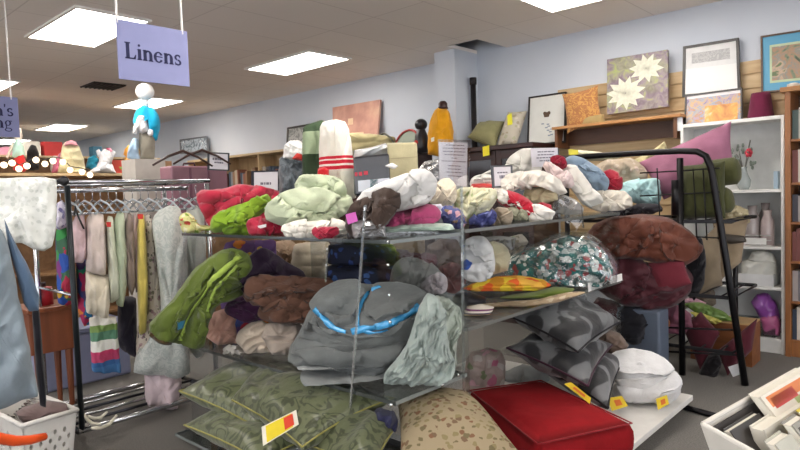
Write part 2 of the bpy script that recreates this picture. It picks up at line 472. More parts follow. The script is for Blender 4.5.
c0 = ramp(nt,n.outputs[0],[(.3,'#5a5853'),(.7,'#7b7873')],'LINEAR')
nt.links.new(mixc(nt,.25,c0,ramp(nt,n2.outputs[0],[(.3,'#55534f'),(.7,'#66635e')],'LINEAR')), b.inputs['Base Color'])
b.inputs['Roughness'].default_value=.9; bump(nt,b,n.outputs[0],.4,.006)
m_pine = wood('#b08b5e','#cba77a','y',4,.5)
struct(B(XL,WX+.1,YB,YF,-.1,0).build('floor', m_floor))
# ceiling with one open tile hole beside the column
hx0,hx1,hy0,hy1 = 5.60,6.19,3.90,4.32
m = MB()
for r in ((XL,hx0,YB,YF),(hx0,WX,YB,hy0),(hx0,WX,hy1,YF)): m.box(*r,ZC,ZC+.04)
struct(m.build('ceiling', m_ceil))
struct(B(XL,WX+.1,YB,YF,ZC+.5,ZC+.55).build('trim_1', plain('#2a2a2c',.9)))
struct(B(WX,WX+.1,YB,YF,0,ZC+.5).build('wall_right', m_wall))
struct(B(XL,WX+.1,YF,YF+.1,0,ZC+.5).build('wall_far', m_wall))
# unseen shopfront side: glowing panes added over a low sill to brighten the ceiling
m_fill = glow('#f3f5fb', WIN_FILL)
wl = MB()
wl.box(XL-.1,XL,YB,YF,0,.5); wl.box(XL-.1,XL,YB,YF,2.75,ZC+.5); wl.box(XL-.1,XL,12.4,YF,.5,2.75)
wb = MB()
wb.box(XL-.1,WX+.1,YB-.1,YB,0,.5); wb.box(XL-.1,WX+.1,YB-.1,YB,2.75,ZC+.5)
nwin = 0
for i in range(8):
    y0 = YB+i*2.2; wl.box(XL-.1,XL,y0-.06,y0+.06,.5,2.75); nwin += 1
    struct(B(XL-.06,XL-.05,y0+.06,y0+2.14,.5,2.75).build('fill_window_%d'%nwin, m_fill))
for i in range(5):
    x0 = XL+i*2.278; wb.box(x0-.06,x0+.06,YB-.1,YB,.5,2.75); nwin += 1
    struct(B(x0+.06,x0+2.218,YB-.06,YB-.05,.5,2.75).build('fill_window_%d'%nwin, m_fill))
wb.box(WX-.06,WX+.1,YB-.1,YB,.5,2.75)
struct(wl.build('wall_left', m_wall)); struct(wb.build('wall_back', m_wall))
struct(B(WX-.012,WX,YB,YF,0,.1).build('baseboard_right', plain('#3b3633',.6)))
# boxed column with a drain pipe beside it
struct(B(5.74,6.19,4.32,4.62,0,ZC).build('wall_column', m_wall))
pp = MB().tube([(5.98,4.24,0),(5.98,4.24,2.72)],.032,12); pp.tube([(5.98,4.24,2.70),(5.98,4.24,2.78)],.042,12)
tag(pp.build('drain_pipe', plain('#2e2a2b',.5,.4), None, True), 'dark vertical pipe beside the boxed wall column', 'pipe')
# slatwall: separate boards on the right part of the wall
z = .35; k = 0
sw = MB()
while z < 2.42:
    sw.box(WX-.03,WX-.001,.2,3.25,z+.006,z+.118); z += .128
sw.box(WX-.012,WX-.001,.2,3.25,.35,2.42)
struct(sw.build('trim_2', wood('#b3966c','#cdb48c','y',4,.5), None, False, .003))
# ---- troffer ceiling lights, a regular grid
LAMP = glow('#fff7ef', LAMPS)
m_frame = plain('#e6e2dc',.5)
def troffer(x, y, label):
    t = thing('ceiling_light', label, 'ceiling light', (x,y,ZC-.02), 'fluorescent ceiling panels')
    m = MB()
    for r in ((x-.33,x-.305,y-.64,y+.64),(x+.305,x+.33,y-.64,y+.64),(x-.305,x+.305,y-.64,y-.61),(x-.305,x+.305,y+.61,y+.64)): m.box(*r,ZC-.02,ZC+.001)
    m.build('frame', m_frame, t)
    B(x-.305,x+.305,y-.61,y+.61,ZC-.012,ZC-.004).build('diffuser', LAMP, t)
seen = {(2.35,6.05):'large ceiling light panel behind the Linens sign',(4.82,6.05):'ceiling light panel between the Linens sign and the wall column',
 (4.80,10.0):'ceiling light panel just behind the mannequin head',(4.83,14.05):'small far ceiling light panel left of the mannequin',
 (4.95,2.2):'ceiling light panel cut off by the top edge of the photo',(2.35,9.75):'ceiling light panel cut off at the left edge above the small sign',
 (4.83,17.6):'farthest ceiling light panel, low at the left edge'}
for x in (-2.6,-.1,2.35,4.82):
    for y in (-1.75,2.2,6.05,10.0,14.05,17.6):
        xx, yy = x, y
        if (x,y)==(4.82,10.0): xx=4.80
        if (x,y)==(4.82,14.05): xx=4.83
        if (x,y)==(4.82,17.6): xx=4.83
        if (x,y)==(4.82,2.2): xx=4.95
        if (x,y)==(2.35,10.0): yy=9.75
        if (xx,yy) in seen: troffer(xx,yy,seen[(xx,yy)])
        elif y < 9: troffer(xx,yy,'ceiling light panel outside the photo, over the rest of the shop')
# ---- air vent
t = thing('ceiling_vent','black square air vent grille in the ceiling left of the Linens sign','air vent',(3.62,8.85,ZC-.015))
B(3.40,3.84,8.60,9.10,ZC-.006,ZC-.002).build('backing', plain('#151313',.8), t)
m = MB()
for i in range(8): m.box(3.40+i*.06,3.415+i*.06,8.62,9.08,ZC-.02,ZC-.006)
m.build('slats', plain('#3a3433',.6), t)
# ---- hanging signs
m_sign = plain('#8589b2',.75,var=.03); m_ink = plain('#1d2048',.8); m_rod = plain('#e9e6e2',.35)
def arc(cx, cy, rx, ry, a0, a1, w0, w1, n=12):
    """stroke of varying width along an ellipse arc, as quads"""
    q = []
    for i in range(n+1):
        a = math.radians(a0+(a1-a0)*i/n); f = abs(math.cos(a)); w = w1+(w0-w1)*f
        q.append(((cx+(rx+w/2)*math.cos(a),cy+(ry+w1/2)*math.sin(a)),(cx+(rx-w/2)*math.cos(a),cy+(ry-w1/2)*math.sin(a))))
    return [[q[i][0],q[i+1][0],q[i+1][1],q[i][1]] for i in range(n)]
def rc(x0,x1,y0,y1): return [[(x0,y0),(x1,y0),(x1,y1),(x0,y1)]]
def glyph(c):   # heavy roman letters, x-height 1, cap height 1.5; returns polygons, advance
    s = .2
    if c=='L': return rc(.05,.36,0,1.5)+rc(-.05,.46,1.39,1.5)+rc(-.05,.9,0,.12)+[[(.9,0),(.98,.42),(.9,.42),(.7,.06)]], 1.02
    if c=='i': return rc(.07,.37,0,1)+rc(0,.42,0,.1)+[[(0,.93),(.32,1.02),(.32,.9),(0,.88)]]+arc(.2,1.33,.06,.06,0,360,.12,.12), .46
    if c=='n': return rc(.07,.37,0,1)+rc(0,.42,0,.1)+[[(0,.93),(.32,1.02),(.32,.9),(0,.88)]]+arc(.52,.62,.25,.3,0,150,.28,.16)+rc(.63,.92,0,.64)+rc(.56,.98,0,.1), 1.02
    if c=='e': return arc(.45,.5,.34,.46,28,330,.27,.13,20)+rc(.2,.84,.5,.6), .9
    if c=='s': return arc(.36,.74,.24,.22,30,250,.2,.15,14)+arc(.36,.27,.25,.22,-150,95,.2,.15,14)+rc(.54,.6,.72,.98)+rc(.08,.14,.02,.3), .74
    if c=="'": return [[(.05,1.5),(.22,1.5),(.16,1.1),(.08,1.1)]], .28
    if c=='g': return arc(.4,.64,.26,.3,0,360,.18,.09,20)+arc(.42,-.2,.36,.2,0,360,.12,.09,20)+rc(.55,.85,.86,.96)+rc(.14,.26,-.05,.4), .88
    if c=='o': return arc(.45,.5,.34,.46,0,360,.2,.09,20), .92
    if c=='m': return glyph('n')[0]+[[(x+.56,y) for x,y in q] for q in arc(.52,.62,.25,.3,0,150,.28,.16)+rc(.63,.92,0,.64)+rc(.56,.98,0,.1)], 1.58
    if c=='W': return [[(0,1.5),(.24,1.5),(.62,0),(.48,0)],[(.5,0),(.6,0),(.9,1.5),(.8,1.5)],[(.75,1.5),(.98,1.5),(1.3,0),(1.18,0)],[(1.2,0),(1.28,0),(1.6,1.5),(1.52,1.5)]]+rc(-.1,.36,1.43,1.5)+rc(1.4,1.75,1.43,1.5), 1.75
    if c=='C': return arc(.62,.75,.5,.7,40,320,.24,.1,24)+rc(1.02,1.09,.95,1.45), 1.2
    if c=='l': return rc(.1,.32,0,1.5)+rc(0,.42,0,.1), .46
    if c=='t': return rc(.14,.36,.05,1.25)+rc(0,.55,.92,1)+rc(.2,.55,0,.08), .6
    if c=='h': return rc(.1,.32,0,1.5)+rc(0,.42,0,.1)+arc(.52,.62,.25,.3,0,150,.28,.16)+rc(.63,.92,0,.64)+rc(.56,.98,0,.1), 1.02
    return [], .5
def lettering(text, org, ux, uz, n, size, parent, name='lettering', mat=None):
    m = MB(); x = 0
    for c in text:
        polys, adv = glyph(c)
        for q in polys: m.prism([org+ux*(x+p[0])*size+uz*p[1]*size for p in q], n*.0015)
        x += adv+.06
    return m.build(name, mat or m_ink, parent)
def word_width(t): return sum(glyph(c)[1]+.06 for c in t)
def hang_sign(corners, label, lines, size, rods):
    a, b = corners[0], corners[1]; ux = (b-a); ux.z = 0; w = ux.length; ux.normalize(); h = .5*((a.z-corners[3].z)+(b.z-corners[2].z))
    up = V((0,0,1)); n = up.cross(ux)          # normal
    if n.dot(CAM-a) < 0: n = -n
    top = (a.z+b.z)/2; A = V((a.x,a.y,top)); c = A+ux*w/2
    t = thing('hanging_sign', label, 'sign', V((c.x,c.y,top-h)))
    MB().slab([A,A+ux*w,A+ux*w-up*h,A-up*h], -n*.008).build('board', m_sign, t)
    for text, fx, fz in lines:
        lettering(text, A+ux*(fx*w)-up*(fz*h)+n*.0005, ux, up, n, size, t)
    for f in rods:
        MB().tube([A+ux*w*f-up*.02-n*.004,V((0,0,1))*(ZC-.001-top)+A+ux*w*f-n*.004],.006,6).build('hanging_rod', m_rod, t)
D = ('Y',3.25)
c4 = [pt(116,19,D),pt(187,31,D),pt(188,85,D),pt(116.5,80,D)]
hang_sign(c4,'lavender hanging sign that reads Linens','' or [('Linens',.10,.64)],.0575,(.015,.93))
D = ('Y',5.6)
c4 = [pt(-52,92,D),pt(17.5,97.5,D),pt(18,135,D),pt(-52,137,D)]
L2 = (c4[1]-c4[0]); L2.z=0; sz=.062
hang_sign(c4,"small lavender hanging sign cut off at the left edge, ending in n's and ng",[("Women's",.93-word_width("Women's")*sz/L2.length,.48),('Clothing',.90-word_width('Clothing')*sz/L2.length,.78)],sz,(.05,.90))
# ================================================================= furniture along the right wall
sed = random.Random(11)
def frame_pic(name, label, c4, fw, mframe, layers, cat='picture', depth=.025, glass=False):
    """framed picture: c4 outer corners (tl,tr,br,bl)"""
    c = [V(x) for x in c4]; n = (c[1]-c[0]).cross(c[3]-c[0]).normalized()
    if n.dot(CAM-c[0]) < 0: n = -n
    ctr = sum(c,V((0,0,0)))/4; t = thing(name, label, cat, V((ctr.x,ctr.y,min(p.z for p in c))))
    w = (c[1]-c[0]).length; h = (c[3]-c[0]).length; a, b_ = fw/w, fw/h
    m = MB()
    for s in ((0,1,0,b_),(0,1,1-b_,1),(0,a,b_,1-b_),(1-a,1,b_,1-b_)): m.slab(sub4(c,*s), -n*depth)
    m.build('frame', mframe, t)
    k = 0
    for nm, (s0,s1,t0,t1), mat in layers:
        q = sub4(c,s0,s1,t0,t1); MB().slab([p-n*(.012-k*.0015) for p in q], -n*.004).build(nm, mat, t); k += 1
    if glass: MB().slab([p-n*.004 for p in sub4(c,a,1-a,b_,1-b_)], -n*.001).build('glass', clear('#ffffff',.06,.02), t)
    return t, c, n
m_white = plain('#e3e3df',.45); m_blackf = plain('#241f1d',.4); m_dkwood = wood('#2a1715','#3d211d','y',5,.35)
m_oak = wood('#7e4f2b','#9b6538','z',6,.4); m_shelfw = wood('#9a6a3c','#b8854f','y',5,.4)
# --- wooden ledge shelf on the slatwall
t = thing('wall_shelf','brown wooden ledge shelf fixed to the slatwall under the lily painting','shelf',(6.0,2.52,1.98))
B(5.86,6.158,1.88,3.17,2.062,2.09).build('shelf_board', m_shelfw, t, False, .003)
B(5.885,6.158,3.12,3.15,1.87,2.062).build('side_panel', wood('#5a3822','#6e472c','z',6), t)
B(5.885,6.158,1.92,1.95,1.87,2.062).build('side_panel', wood('#5a3822','#6e472c','z',6), t)
B(6.13,6.158,1.95,3.12,1.9,2.062).build('back_panel', wood('#4d2f1e','#5b3924','y',6), t)
# --- lily painting standing on the ledge
c4 = [pt(607,59.5,('X',6.05)),pt(667.5,49.5,('X',6.05)),pt(668,106.5,('X',6.0)),pt(607,114.5,('X',6.0))]
t = thing('canvas_painting','square canvas of two white water lilies standing on the ledge shelf','painting',(c4[2]+c4[3])/2)
n = (c4[1]-c4[0]).cross(c4[3]-c4[0]).normalized()
if n.dot(CAM-c4[0]) < 0: n = -n
m_lp, nt, bb = nodes('lily_pond_paint'); co = coords(nt,1)
nz = tex(nt,'Noise',co,Scale=14.0,Detail=5.0,Distortion=1.0); n2 = tex(nt,'Noise',co,Scale=3.2,Detail=2.0)
mm = ramp(nt,n2.outputs[0],[(.36,'#8c9a55'),(.46,'#7b6a78'),(.68,'#8d9a60')],'LINEAR')
nt.links.new(mixc(nt,.6,mm,ramp(nt,nz.outputs[0],[(.35,'#6d5a66'),(.5,'#93848c'),(.65,'#a9b06c')],'LINEAR')), bb.inputs['Base Color'])
MB().slab(c4,-n*.035).build('canvas', m_lp, t)
def lily(cs, ct, r, k, rot):
    m = MB(); up = (c4[0]-c4[3]).normalized(); ux = (c4[1]-c4[0]).normalized(); ctr = bil(c4,cs,ct)+n*.0005
    for ring,(rr,off,ln) in enumerate(((r,0,.0004),(r*.62,.3,.0016))):
        for i in range(k):
            a = rot+2*math.pi*(i+off)/k; d = ux*math.cos(a)+up*math.sin(a)*.85; q = n.cross(d)
            m.prism([ctr+d*rr*.05-q*rr*.05+n*ln,ctr+d*rr*.55-q*rr*.2+n*ln,ctr+d*rr+n*ln,ctr+d*rr*.55+q*rr*.2+n*ln,ctr+d*rr*.05+q*rr*.05+n*ln], n*.001)
    return m.build('painted_lily', plain('#cfcfbd',.6,var=.12,scale=30), t)
lily(.32,.66,.20,11,.2); lily(.66,.27,.17,10,.5)
# --- brown rough pillow and small plush at the end of the ledge
pl_rust = damask('#9b6a45','#b98a4e',16,.2,.9,3.0,.2)
pillow('throw_pillow',[pt(562,94,('X',5.9)),pt(598,85,('X',6.0)),pt(603,122,('X',5.98)),pt(567,134,('X',5.88))],.05,pl_rust,'rust and tan throw pillow leaning at the left end of the wooden ledge shelf','pillow',pinch=.1)
pillow('soft_ball_cushion',[pt(580,118,('X',5.95)),pt(604,114,('X',5.95)),pt(606,125,('X',5.93)),pt(580,129,('X',5.93))],.05,fab('#a08a5c'),'small fuzzy tan cushion lying in front of the rust throw pillow','cushion')
# --- two frames, one above the other, and the blue matted picture
t,_,_ = frame_pic('picture_frame','black framed picture with a white reflection painted on its lower half, upper of two on the wall',
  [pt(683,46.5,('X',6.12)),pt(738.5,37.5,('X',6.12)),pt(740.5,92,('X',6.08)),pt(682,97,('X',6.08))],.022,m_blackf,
  [('mat',(.02,.98,.02,.98),plain('#cfd0cf',.5)),('print',(.16,.84,.16,.36),damask('#a5a6a6','#b9b9b8',20,.2,.6,3.0)),('painted_glare',(.05,.95,.46,.97),plain('#dcdcda',.4,var=.01))])  # last white sheet paints a window reflection into the lower half
t,_,_ = frame_pic('picture_frame','low wide framed print of houses in orange and violet under the black frame',
  [pt(685,95,('X',6.05)),pt(742,87.5,('X',6.05)),pt(742.5,121.5,('X',5.99)),pt(684,126,('X',5.99))],.013,m_blackf,
  [('mat',(.01,.99,.01,.99),plain('#d6d2d4',.5)),('print',(.03,.97,.14,.97),mottle(['#6f6480','#9d93ad','#c9a878','#8fa0b8','#c08a52','#a79ab0'],12)),('house_shape',(.36,.92,.42,.92),mottle(['#b97a4a','#c98f54','#d9a65a','#d8c4a4'],10))])
t,_,_ = frame_pic('picture_frame','large brown framed landscape print in a bright blue mat at the right edge',
  [pt(760.5,36,('X',6.15)),pt(838,24,('X',6.15)),pt(838,86,('X',6.12)),pt(761,93,('X',6.12))],.014,wood('#5b4636','#6b5341','y',8),
  [('mat',(.01,.99,.01,.99),plain('#5b9fc0',.5,var=.03)),('inner_mat',(.12,.88,.18,.84),plain('#b9c9a4',.6)),('print',(.15,.85,.22,.80),mottle(['#4f5a4c','#7d8a72','#b08a70','#8a8f86','#c4a890','#6a7a5a'],9))])
# --- small white price card hanging at the end of the ledge
card('price_card',[pt(674,118,('X',5.9)),pt(682.5,117,('X',5.9)),pt(683,130.5,('X',5.9)),pt(675,131.5,('X',5.9))],.002,plain('#dde0e2',.6),None,'white price card hanging beside the white bookcase')
# --- burgundy lamp shade
t = MB().lathe([(.105,0),(.10,.03),(.078,.19),(.072,.225),(.066,.225),(.09,.02)],(6.06,1.28,1.985),24).build('lamp_shade', fab('#6b2440'), None, True)
tag(t,'burgundy cloth lamp shade standing on the white bookcase','lamp shade')
# ================================================================= white bookcase
wx0, wx1, wy0, wy1 = 5.84, 6.155, 1.065, 1.875
t = thing('white_bookcase','tall white open bookcase against the slatwall','bookcase',(6.0,1.5,0))
for y in (wy0, wy1-.025): B(wx0,wx1,y,y+.025,0,1.985).build('side_panel', m_white, t, False, .002)
B(wx0,wx1,wy0+.025,wy1-.025,1.955,1.985).build('top_panel', m_white, t, False, .002)
B(wx1-.012,wx1,wy0+.025,wy1-.025,.08,1.955).build('back_panel', plain('#c9cccb',.5), t)
B(wx0+.02,wx1,wy0+.025,wy1-.025,0,.10).build('plinth', m_white, t)
WZ = [.125,.56,.90,1.38]
for z in WZ: B(wx0+.004,wx1-.012,wy0+.025,wy1-.025,z-.025,z).build('shelf', m_white, t, False, .002)
# vase with branches
t = thing('flower_vase','glass vase with grey twigs and a red flower on the top bookcase shelf','vase',(6.0,1.40,1.38))
MB().lathe([(.035,0),(.05,.03),(.055,.08),(.03,.14),(.022,.18),(.03,.2),(.02,.19)],(6.0,1.40,1.381),18).build('vase_body', plain('#9aa3a2',.15,0,.8), t, True)
m = MB(); r = random.Random(4)
for i in range(7):
    a = r.uniform(0,6.28); l = r.uniform(.18,.34); d = r.uniform(.02,.12)
    m.tube([(6.0,1.40,1.5),(6.0+.2*d*math.cos(a),1.40+.5*d*math.sin(a),1.5+l*.6),(6.0+.3*d*math.cos(a),1.40+d*math.sin(a),1.5+l)],.004,5)
m.build('twigs', plain('#74756f',.8), t, True)
m = MB(); r = random.Random(5)
for i in range(26): m.ball((6.0+r.uniform(-.03,.03),1.40+r.uniform(-.09,.1),1.62+r.uniform(-.05,.16)),(.012,.012,.02),6,4)
m.build('leaves', plain('#7f8a80',.8), t, True)
m = MB()
for i in range(6):
    a = i*1.05; m.ball((5.975+.012*math.sin(a*2),1.355+.018*math.cos(a),1.70+.022*math.sin(a)),(.014,.014,.02),7,5)
m.build('red_flower', plain('#c23a4a',.7), t, True)
tag(B(5.98,6.06,1.14,1.17,1.381,1.53).build('blue_carton', plain('#9fb6c6',.6)),'pale blue narrow carton beside the flower vase','carton')
# jars on second shelf
r = random.Random(3)
for i,(y,x,h,rad,cc) in enumerate(((1.21,5.95,.30,.05,'#b9aaa8'),(1.33,5.98,.34,.055,'#a8a09e'),(1.44,5.95,.27,.05,'#c3b8b2'),(1.25,6.07,.36,.05,'#978c8a'))):
    t = MB().lathe([(rad,0),(rad*1.05,h*.3),(rad,h*.7),(rad*.6,h*.86),(rad*.7,h),(rad*.5,h*.99)],(x,y,.901),16).build('glass_jar', plain(cc,.2,0,.7), None, True)
    tag(t,['tall glassy jar at the right front of the second bookcase shelf','tallest front glass jar on the second bookcase shelf','pale glass jar left of the tallest front jar on the bookcase','grey glass jar behind the others on the second bookcase shelf'][i],'jar','glass jars on the bookcase')
t = thing('wire_basket','low wire basket in front of the glass jars on the bookcase','basket',(5.92,1.3,.901))
m = MB()
for z in (.906,.95,.99): m.tube([(5.86,1.17,z),(5.86,1.47,z),(5.89,1.47,z),(5.89,1.17,z)],.003,5,True)
m.build('wire', plain('#d8d8d6',.3,.5), t)
B(5.856,5.859,1.2,1.4,.915,.97).build('name_plate', plain('#e8e8e4',.5), t)
# folded white cloths in tray on third shelf
t = thing('plastic_tray','long white plastic tray on the third bookcase shelf','tray',(5.98,1.4,.56))
m = MB(); m.box(5.86,6.12,1.15,1.72,.561,.57)
for q in ((5.86,5.868,1.15,1.72),(6.112,6.12,1.15,1.72),(5.868,6.112,1.15,1.158),(5.868,6.112,1.712,1.72)): m.box(*q,.57,.66)
m.build('tray_body', plain('#d5d6d6',.4), t)
for i,(pp_,lb) in enumerate((([(742,272),(741,262),(752,257),(766,255),(776,262),(777,272)],'folded white cloth lying in the bookcase tray, lower one'),([(748,260),(752,252),(763,249),(773,254),(777,262),(765,264)],'crumpled white cloth on top in the bookcase tray'))):
    lump('white_cloth',pp_,('X',5.98),.09,fab('#dcdcd4'),lb,'cloth','white cloths in the bookcase tray',fold=[(.012,14,10,.6)],z0=.572 if i==0 else None,K=10,N=50)
# purple bag in clear bin on bottom shelf
t = thing('clear_bin','clear plastic bin on the bottom bookcase shelf','bin',(5.98,1.3,.126))
m = MB(); m.box(5.87,6.11,1.14,1.52,.126,.132)
for q in ((5.87,5.874,1.14,1.52),(6.106,6.11,1.14,1.52),(5.874,6.106,1.14,1.144),(5.874,6.106,1.516,1.52)): m.box(*q,.132,.25)
m.build('bin_body', clear('#e6eaea',.10,.1,.25), t)
lump('purple_bag',[(751,302),(757,294),(768,293),(776,302),(780,315),(779,322),(768,320),(757,313)],('X',5.98),.09,plain('#8a4a9c',.28,0,.6,.2),'shiny purple bag bulging out of the clear bin','bag',fold=[(.02,12,40,.6)],z0=.14,K=11,N=60)
lump('pink_bag',[(760,318),(768,312),(778,316),(781,323),(779,328),(764,326)],('X',5.93),.06,plain('#b8628f',.35),'small pink bundle under the purple bag in the bin','bundle',fold=[(.012,14,10,.6)],z0=.135,K=9,N=46)
# ================================================================= brown bookcase with books
ox0, ox1, oy0, oy1 = 5.80, 6.155, .15, 1.055
t = thing('brown_bookcase','brown wooden bookcase full of books at the right edge','bookcase',(6.0,.6,0))
for y in (oy0, oy1-.04): B(ox0,ox1,y,y+.04,0,2.16).build('side_panel', m_oak, t, False, .002)
B(ox0-.02,ox1,oy0-.02,oy1+.03,2.16,2.2).build('top_panel', m_shelfw, t, False, .003)
B(ox1-.012,ox1,oy0+.04,oy1-.04,.0,2.16).build('back_panel', wood('#3f281b','#4d3222','z',5), t)
B(ox0+.02,ox1-.012,oy0+.04,oy1-.04,0,.12).build('plinth', m_oak, t)
OZ = [.14,.46,.79,1.11,1.43,1.78]
for z in OZ: B(ox0+.01,ox1-.012,oy0+.04,oy1-.04,z-.02,z).build('shelf', m_oak, t, False, .002)
bk = ['#6d6a70','#3b3a44','#8a8480','#b7b0a8','#54484a','#9a9290','#70403c','#2f3b4c','#c2bab0','#7b7168','#4a5a58','#a5968c']
pos_w = ['first','second','third','fourth','fifth','sixth','seventh','eighth','ninth','tenth']
row_w = ['bottom shelf','second shelf up','third shelf up','fourth shelf up','fifth shelf up','top shelf']
r = random.Random(21)
for si, z in enumerate(OZ):
    y = oy1-.045; k = 0
    while k < 6:
        w_ = r.uniform(.026,.05); h_ = r.uniform(.20,.27); d_ = r.uniform(.15,.2); c = r.choice(bk)
        t = thing('book','','book',(ox0+.04+d_/2,y-w_/2,z+.0005),'books in the brown bookcase')
        x0 = ox0+.04
        t['label'] = '%s book from the left on the %s of the brown bookcase' % (pos_w[k],row_w[si])
        MB().box(x0,x0+d_,y-w_,y-w_+.003,z+.0005,z+h_).box(x0,x0+d_,y-.003,y,z+.0005,z+h_).box(x0-.002,x0+.002,y-w_,y,z+.0005,z+h_).build('cover', plain(c,.5), t)
        B(x0+.002,x0+d_-.006,y-w_+.003,y-.003,z+.004,z+h_-.005).build('pages', plain('#d8d0bf',.8), t)
        y -= w_+.001; k += 1
# small cream box on top of the brown bookcase
tag(MB().lathe([(.03,0),(.045,.02),(.045,.035),(.02,.045)],(5.95,1.02,2.2005),14).build('small_dish', plain('#d8cfc0',.3), None, True),'small cream dish on top of the brown bookcase','dish')
# ================================================================= dark cabinet under the framed print
cx0,cx1,cy0,cy1 = 5.62,6.16,3.27,4.165; CT = 1.935
t = thing('dark_cabinet','dark brown wooden display cabinet against the blue wall','cabinet',(5.9,3.8,0))
B(cx0-.03,cx1,cy0-.03,cy1+.03,CT-.05,CT).build('top_panel', m_dkwood, t, False, .006)
B(cx0+.03,cx1,cy0,cy1,.12,CT-.05).build('carcass', m_dkwood, t, False, .003)
B(cx0+.05,cx1,cy0+.02,cy1-.02,0,.12).build('plinth', m_dkwood, t)
for k,y in enumerate((cy0,cy0+.452)):
    m = MB(); y2 = y+.443
    for q in ((y,y+.06,.15,CT-.06),(y2-.06,y2,.15,CT-.06),(y+.06,y2-.06,.15,.24),(y+.06,y2-.06,CT-.15,CT-.06),(y+.06,y2-.06,1.0,1.06)): m.box(cx0+.005,cx0+.03,*q)
    d = m.build('door', m_dkwood, t, False, .003)
    MB().box(cx0+.018,cx0+.022,y+.06,y2-.06,.24,CT-.15).build('glass', plain('#1a1416',.12,0,.6), d)
    MB().ball((cx0-.004,y+(.415 if k==0 else .03),1.2),.014,10,6).build('knob', plain('#7a6a50',.3,.8), d, True)
# cushions and framed print on it
pillow('sage_cushion',[pt(468,137,('X',5.75)),pt(478,125,('X',5.95)),pt(505,122,('X',6.08)),pt(495,148,('X',5.75))],.10,fab('#8d8a62'),'sage green cushion lying on the dark cabinet beside the pipe','cushion',pipe=fab('#77744f'),pinch=.1,z0=CT+.001)
pc = pillow('cream_cushion',[pt(508,112,('X',6.0)),pt(527,111,('X',6.05)),pt(516,146,('X',5.85)),pt(497,147,('X',5.8))],.09,floral('#b7b0a0',['#9c9280','#c9c2b2','#a6a58c'],22,.5),'pale patterned cushion leaning on the wall on the dark cabinet','cushion',pinch=.08,z0=CT+.001)
card('price_tag',[skin(pc,u,v,.014)[0] for u,v in ((508,116),(512,114),(512.5,125),(508,126))],.002,plain('#e6e03a',.5),None,'yellow price tag pinned on the pale patterned cushion')
card('price_tag',[pt(482.5,147,('X',5.5885)),pt(489,145,('X',5.5885)),pt(489.5,155,('X',5.5885)),pt(483,156.5,('X',5.5885))],.002,plain('#efe02c',.5),None,'yellow price tag hanging on the front edge of the dark cabinet')
t,c,n = frame_pic('picture_frame','black framed white print with small flower, standing on the dark cabinet',
  [pt(528.5,97,('X',6.12)),pt(566,91.5,('X',6.12)),pt(565,142,('X',5.98)),pt(527,146,('X',5.98))],.016,m_blackf,
  [('print',(.02,.98,.02,.98),plain('#d5d6d0',.55,var=.03))])
m = MB()
for k,(s,tt,rr) in enumerate(((.5,.42,.035),(.56,.38,.02),(.45,.38,.02))):
    q = bil(c,s,tt)-n*.0075
    m.prism([q+rr*(math.cos(a*.6)*(c[1]-c[0]).normalized()+math.sin(a*.6)*V((0,0,1))) for a in range(10)], n*.001)
m.build('printed_flower', plain('#54402f',.7), t)
m = MB(); r = random.Random(2)
for k in range(9):
    s,tt = r.uniform(.35,.62),r.uniform(.55,.82); q = sub4(c,s,s+.07,tt,tt+.025); m.slab([p-n*.0075 for p in q], n*.001)
m.build('printed_marks', plain('#8a94a0',.7), t)
m = MB()
for k in range(1): m.box(5.9,5.94,3.26,3.30,CT+.001,CT+.03)
# rack-side towel seen above the black rail
lump('cream_towel',[(570,158),(569,150),(580,150),(600,152),(621,157),(612,161),(585,161)],('X',5.55),.10,fab('#cbc7ae'),'cream towel folded behind the black rack rail','towel',fold=[(.01,10,10,.5)],K=9,N=50)
card('price_tag',[pt(568.5,149,('X',5.40)),pt(578,150,('X',5.40)),pt(579,163,('X',5.40)),pt(569,163,('X',5.40))],.002,plain('#e0d64a',.5),None,'yellow price tag on the cream towel behind the rack rail')
# ================================================================= long low bookshelf further along the wall
m_tan = wood('#b39a74','#cdb58f','y',4,.5); m_tan2 = wood('#a58a64','#bda27c','z',4,.5)
bx0,bx1,by0,by1 = 5.80,6.16,6.15,10.6
t = thing('tan_bookcase','long tan wooden bookcase against the far part of the wall','bookcase',(5.98,8.4,0))
BT = 2.16
B(bx0-.02,bx1,by0,by1,BT,BT+.035).build('top_panel', m_tan, t)
B(bx1-.015,bx1,by0,by1,0,BT).build('back_panel', m_tan2, t)
for k in range(5):
    y = by0+k*(by1-by0-.03)/4; B(bx0,bx1-.015,y,y+.03,0,BT).build('upright', m_tan2, t)
TZ = [.1,.5,.9,1.28,1.66]
for z in TZ: B(bx0+.01,bx1-.015,by0+.03,by1-.03,z-.025,z).build('shelf', m_tan, t)
bk2 = ['#6e4a38','#8a6a50','#4f4a4c','#a59a8c','#5e3a34','#7b7f84','#b0a08a','#3e4a58','#8f5a48']
r = random.Random(8); kk = 0
for z in TZ[3:]:
    y = by0+.05; row = []
    while y < by1-.08 and len(row) < 60:
        near = min(abs(y-(by0+k*(by1-by0-.03)/4+.015)) for k in range(5))
        w_ = r.uniform(.03,.07)
        if near < .10: y += .06; continue
        h_ = r.uniform(.2,.31); d_ = r.uniform(.14,.2)
        if r.random() < .88:
            o = B(bx0+.03,bx0+.03+d_,y,y+w_,z+.0005,z+h_).build('book', plain(r.choice(bk2),.55))
            tag(o,'book in the long tan bookcase on the far part of the wall','book','books in the tan bookcase')
        y += w_+.002; row.append(1)
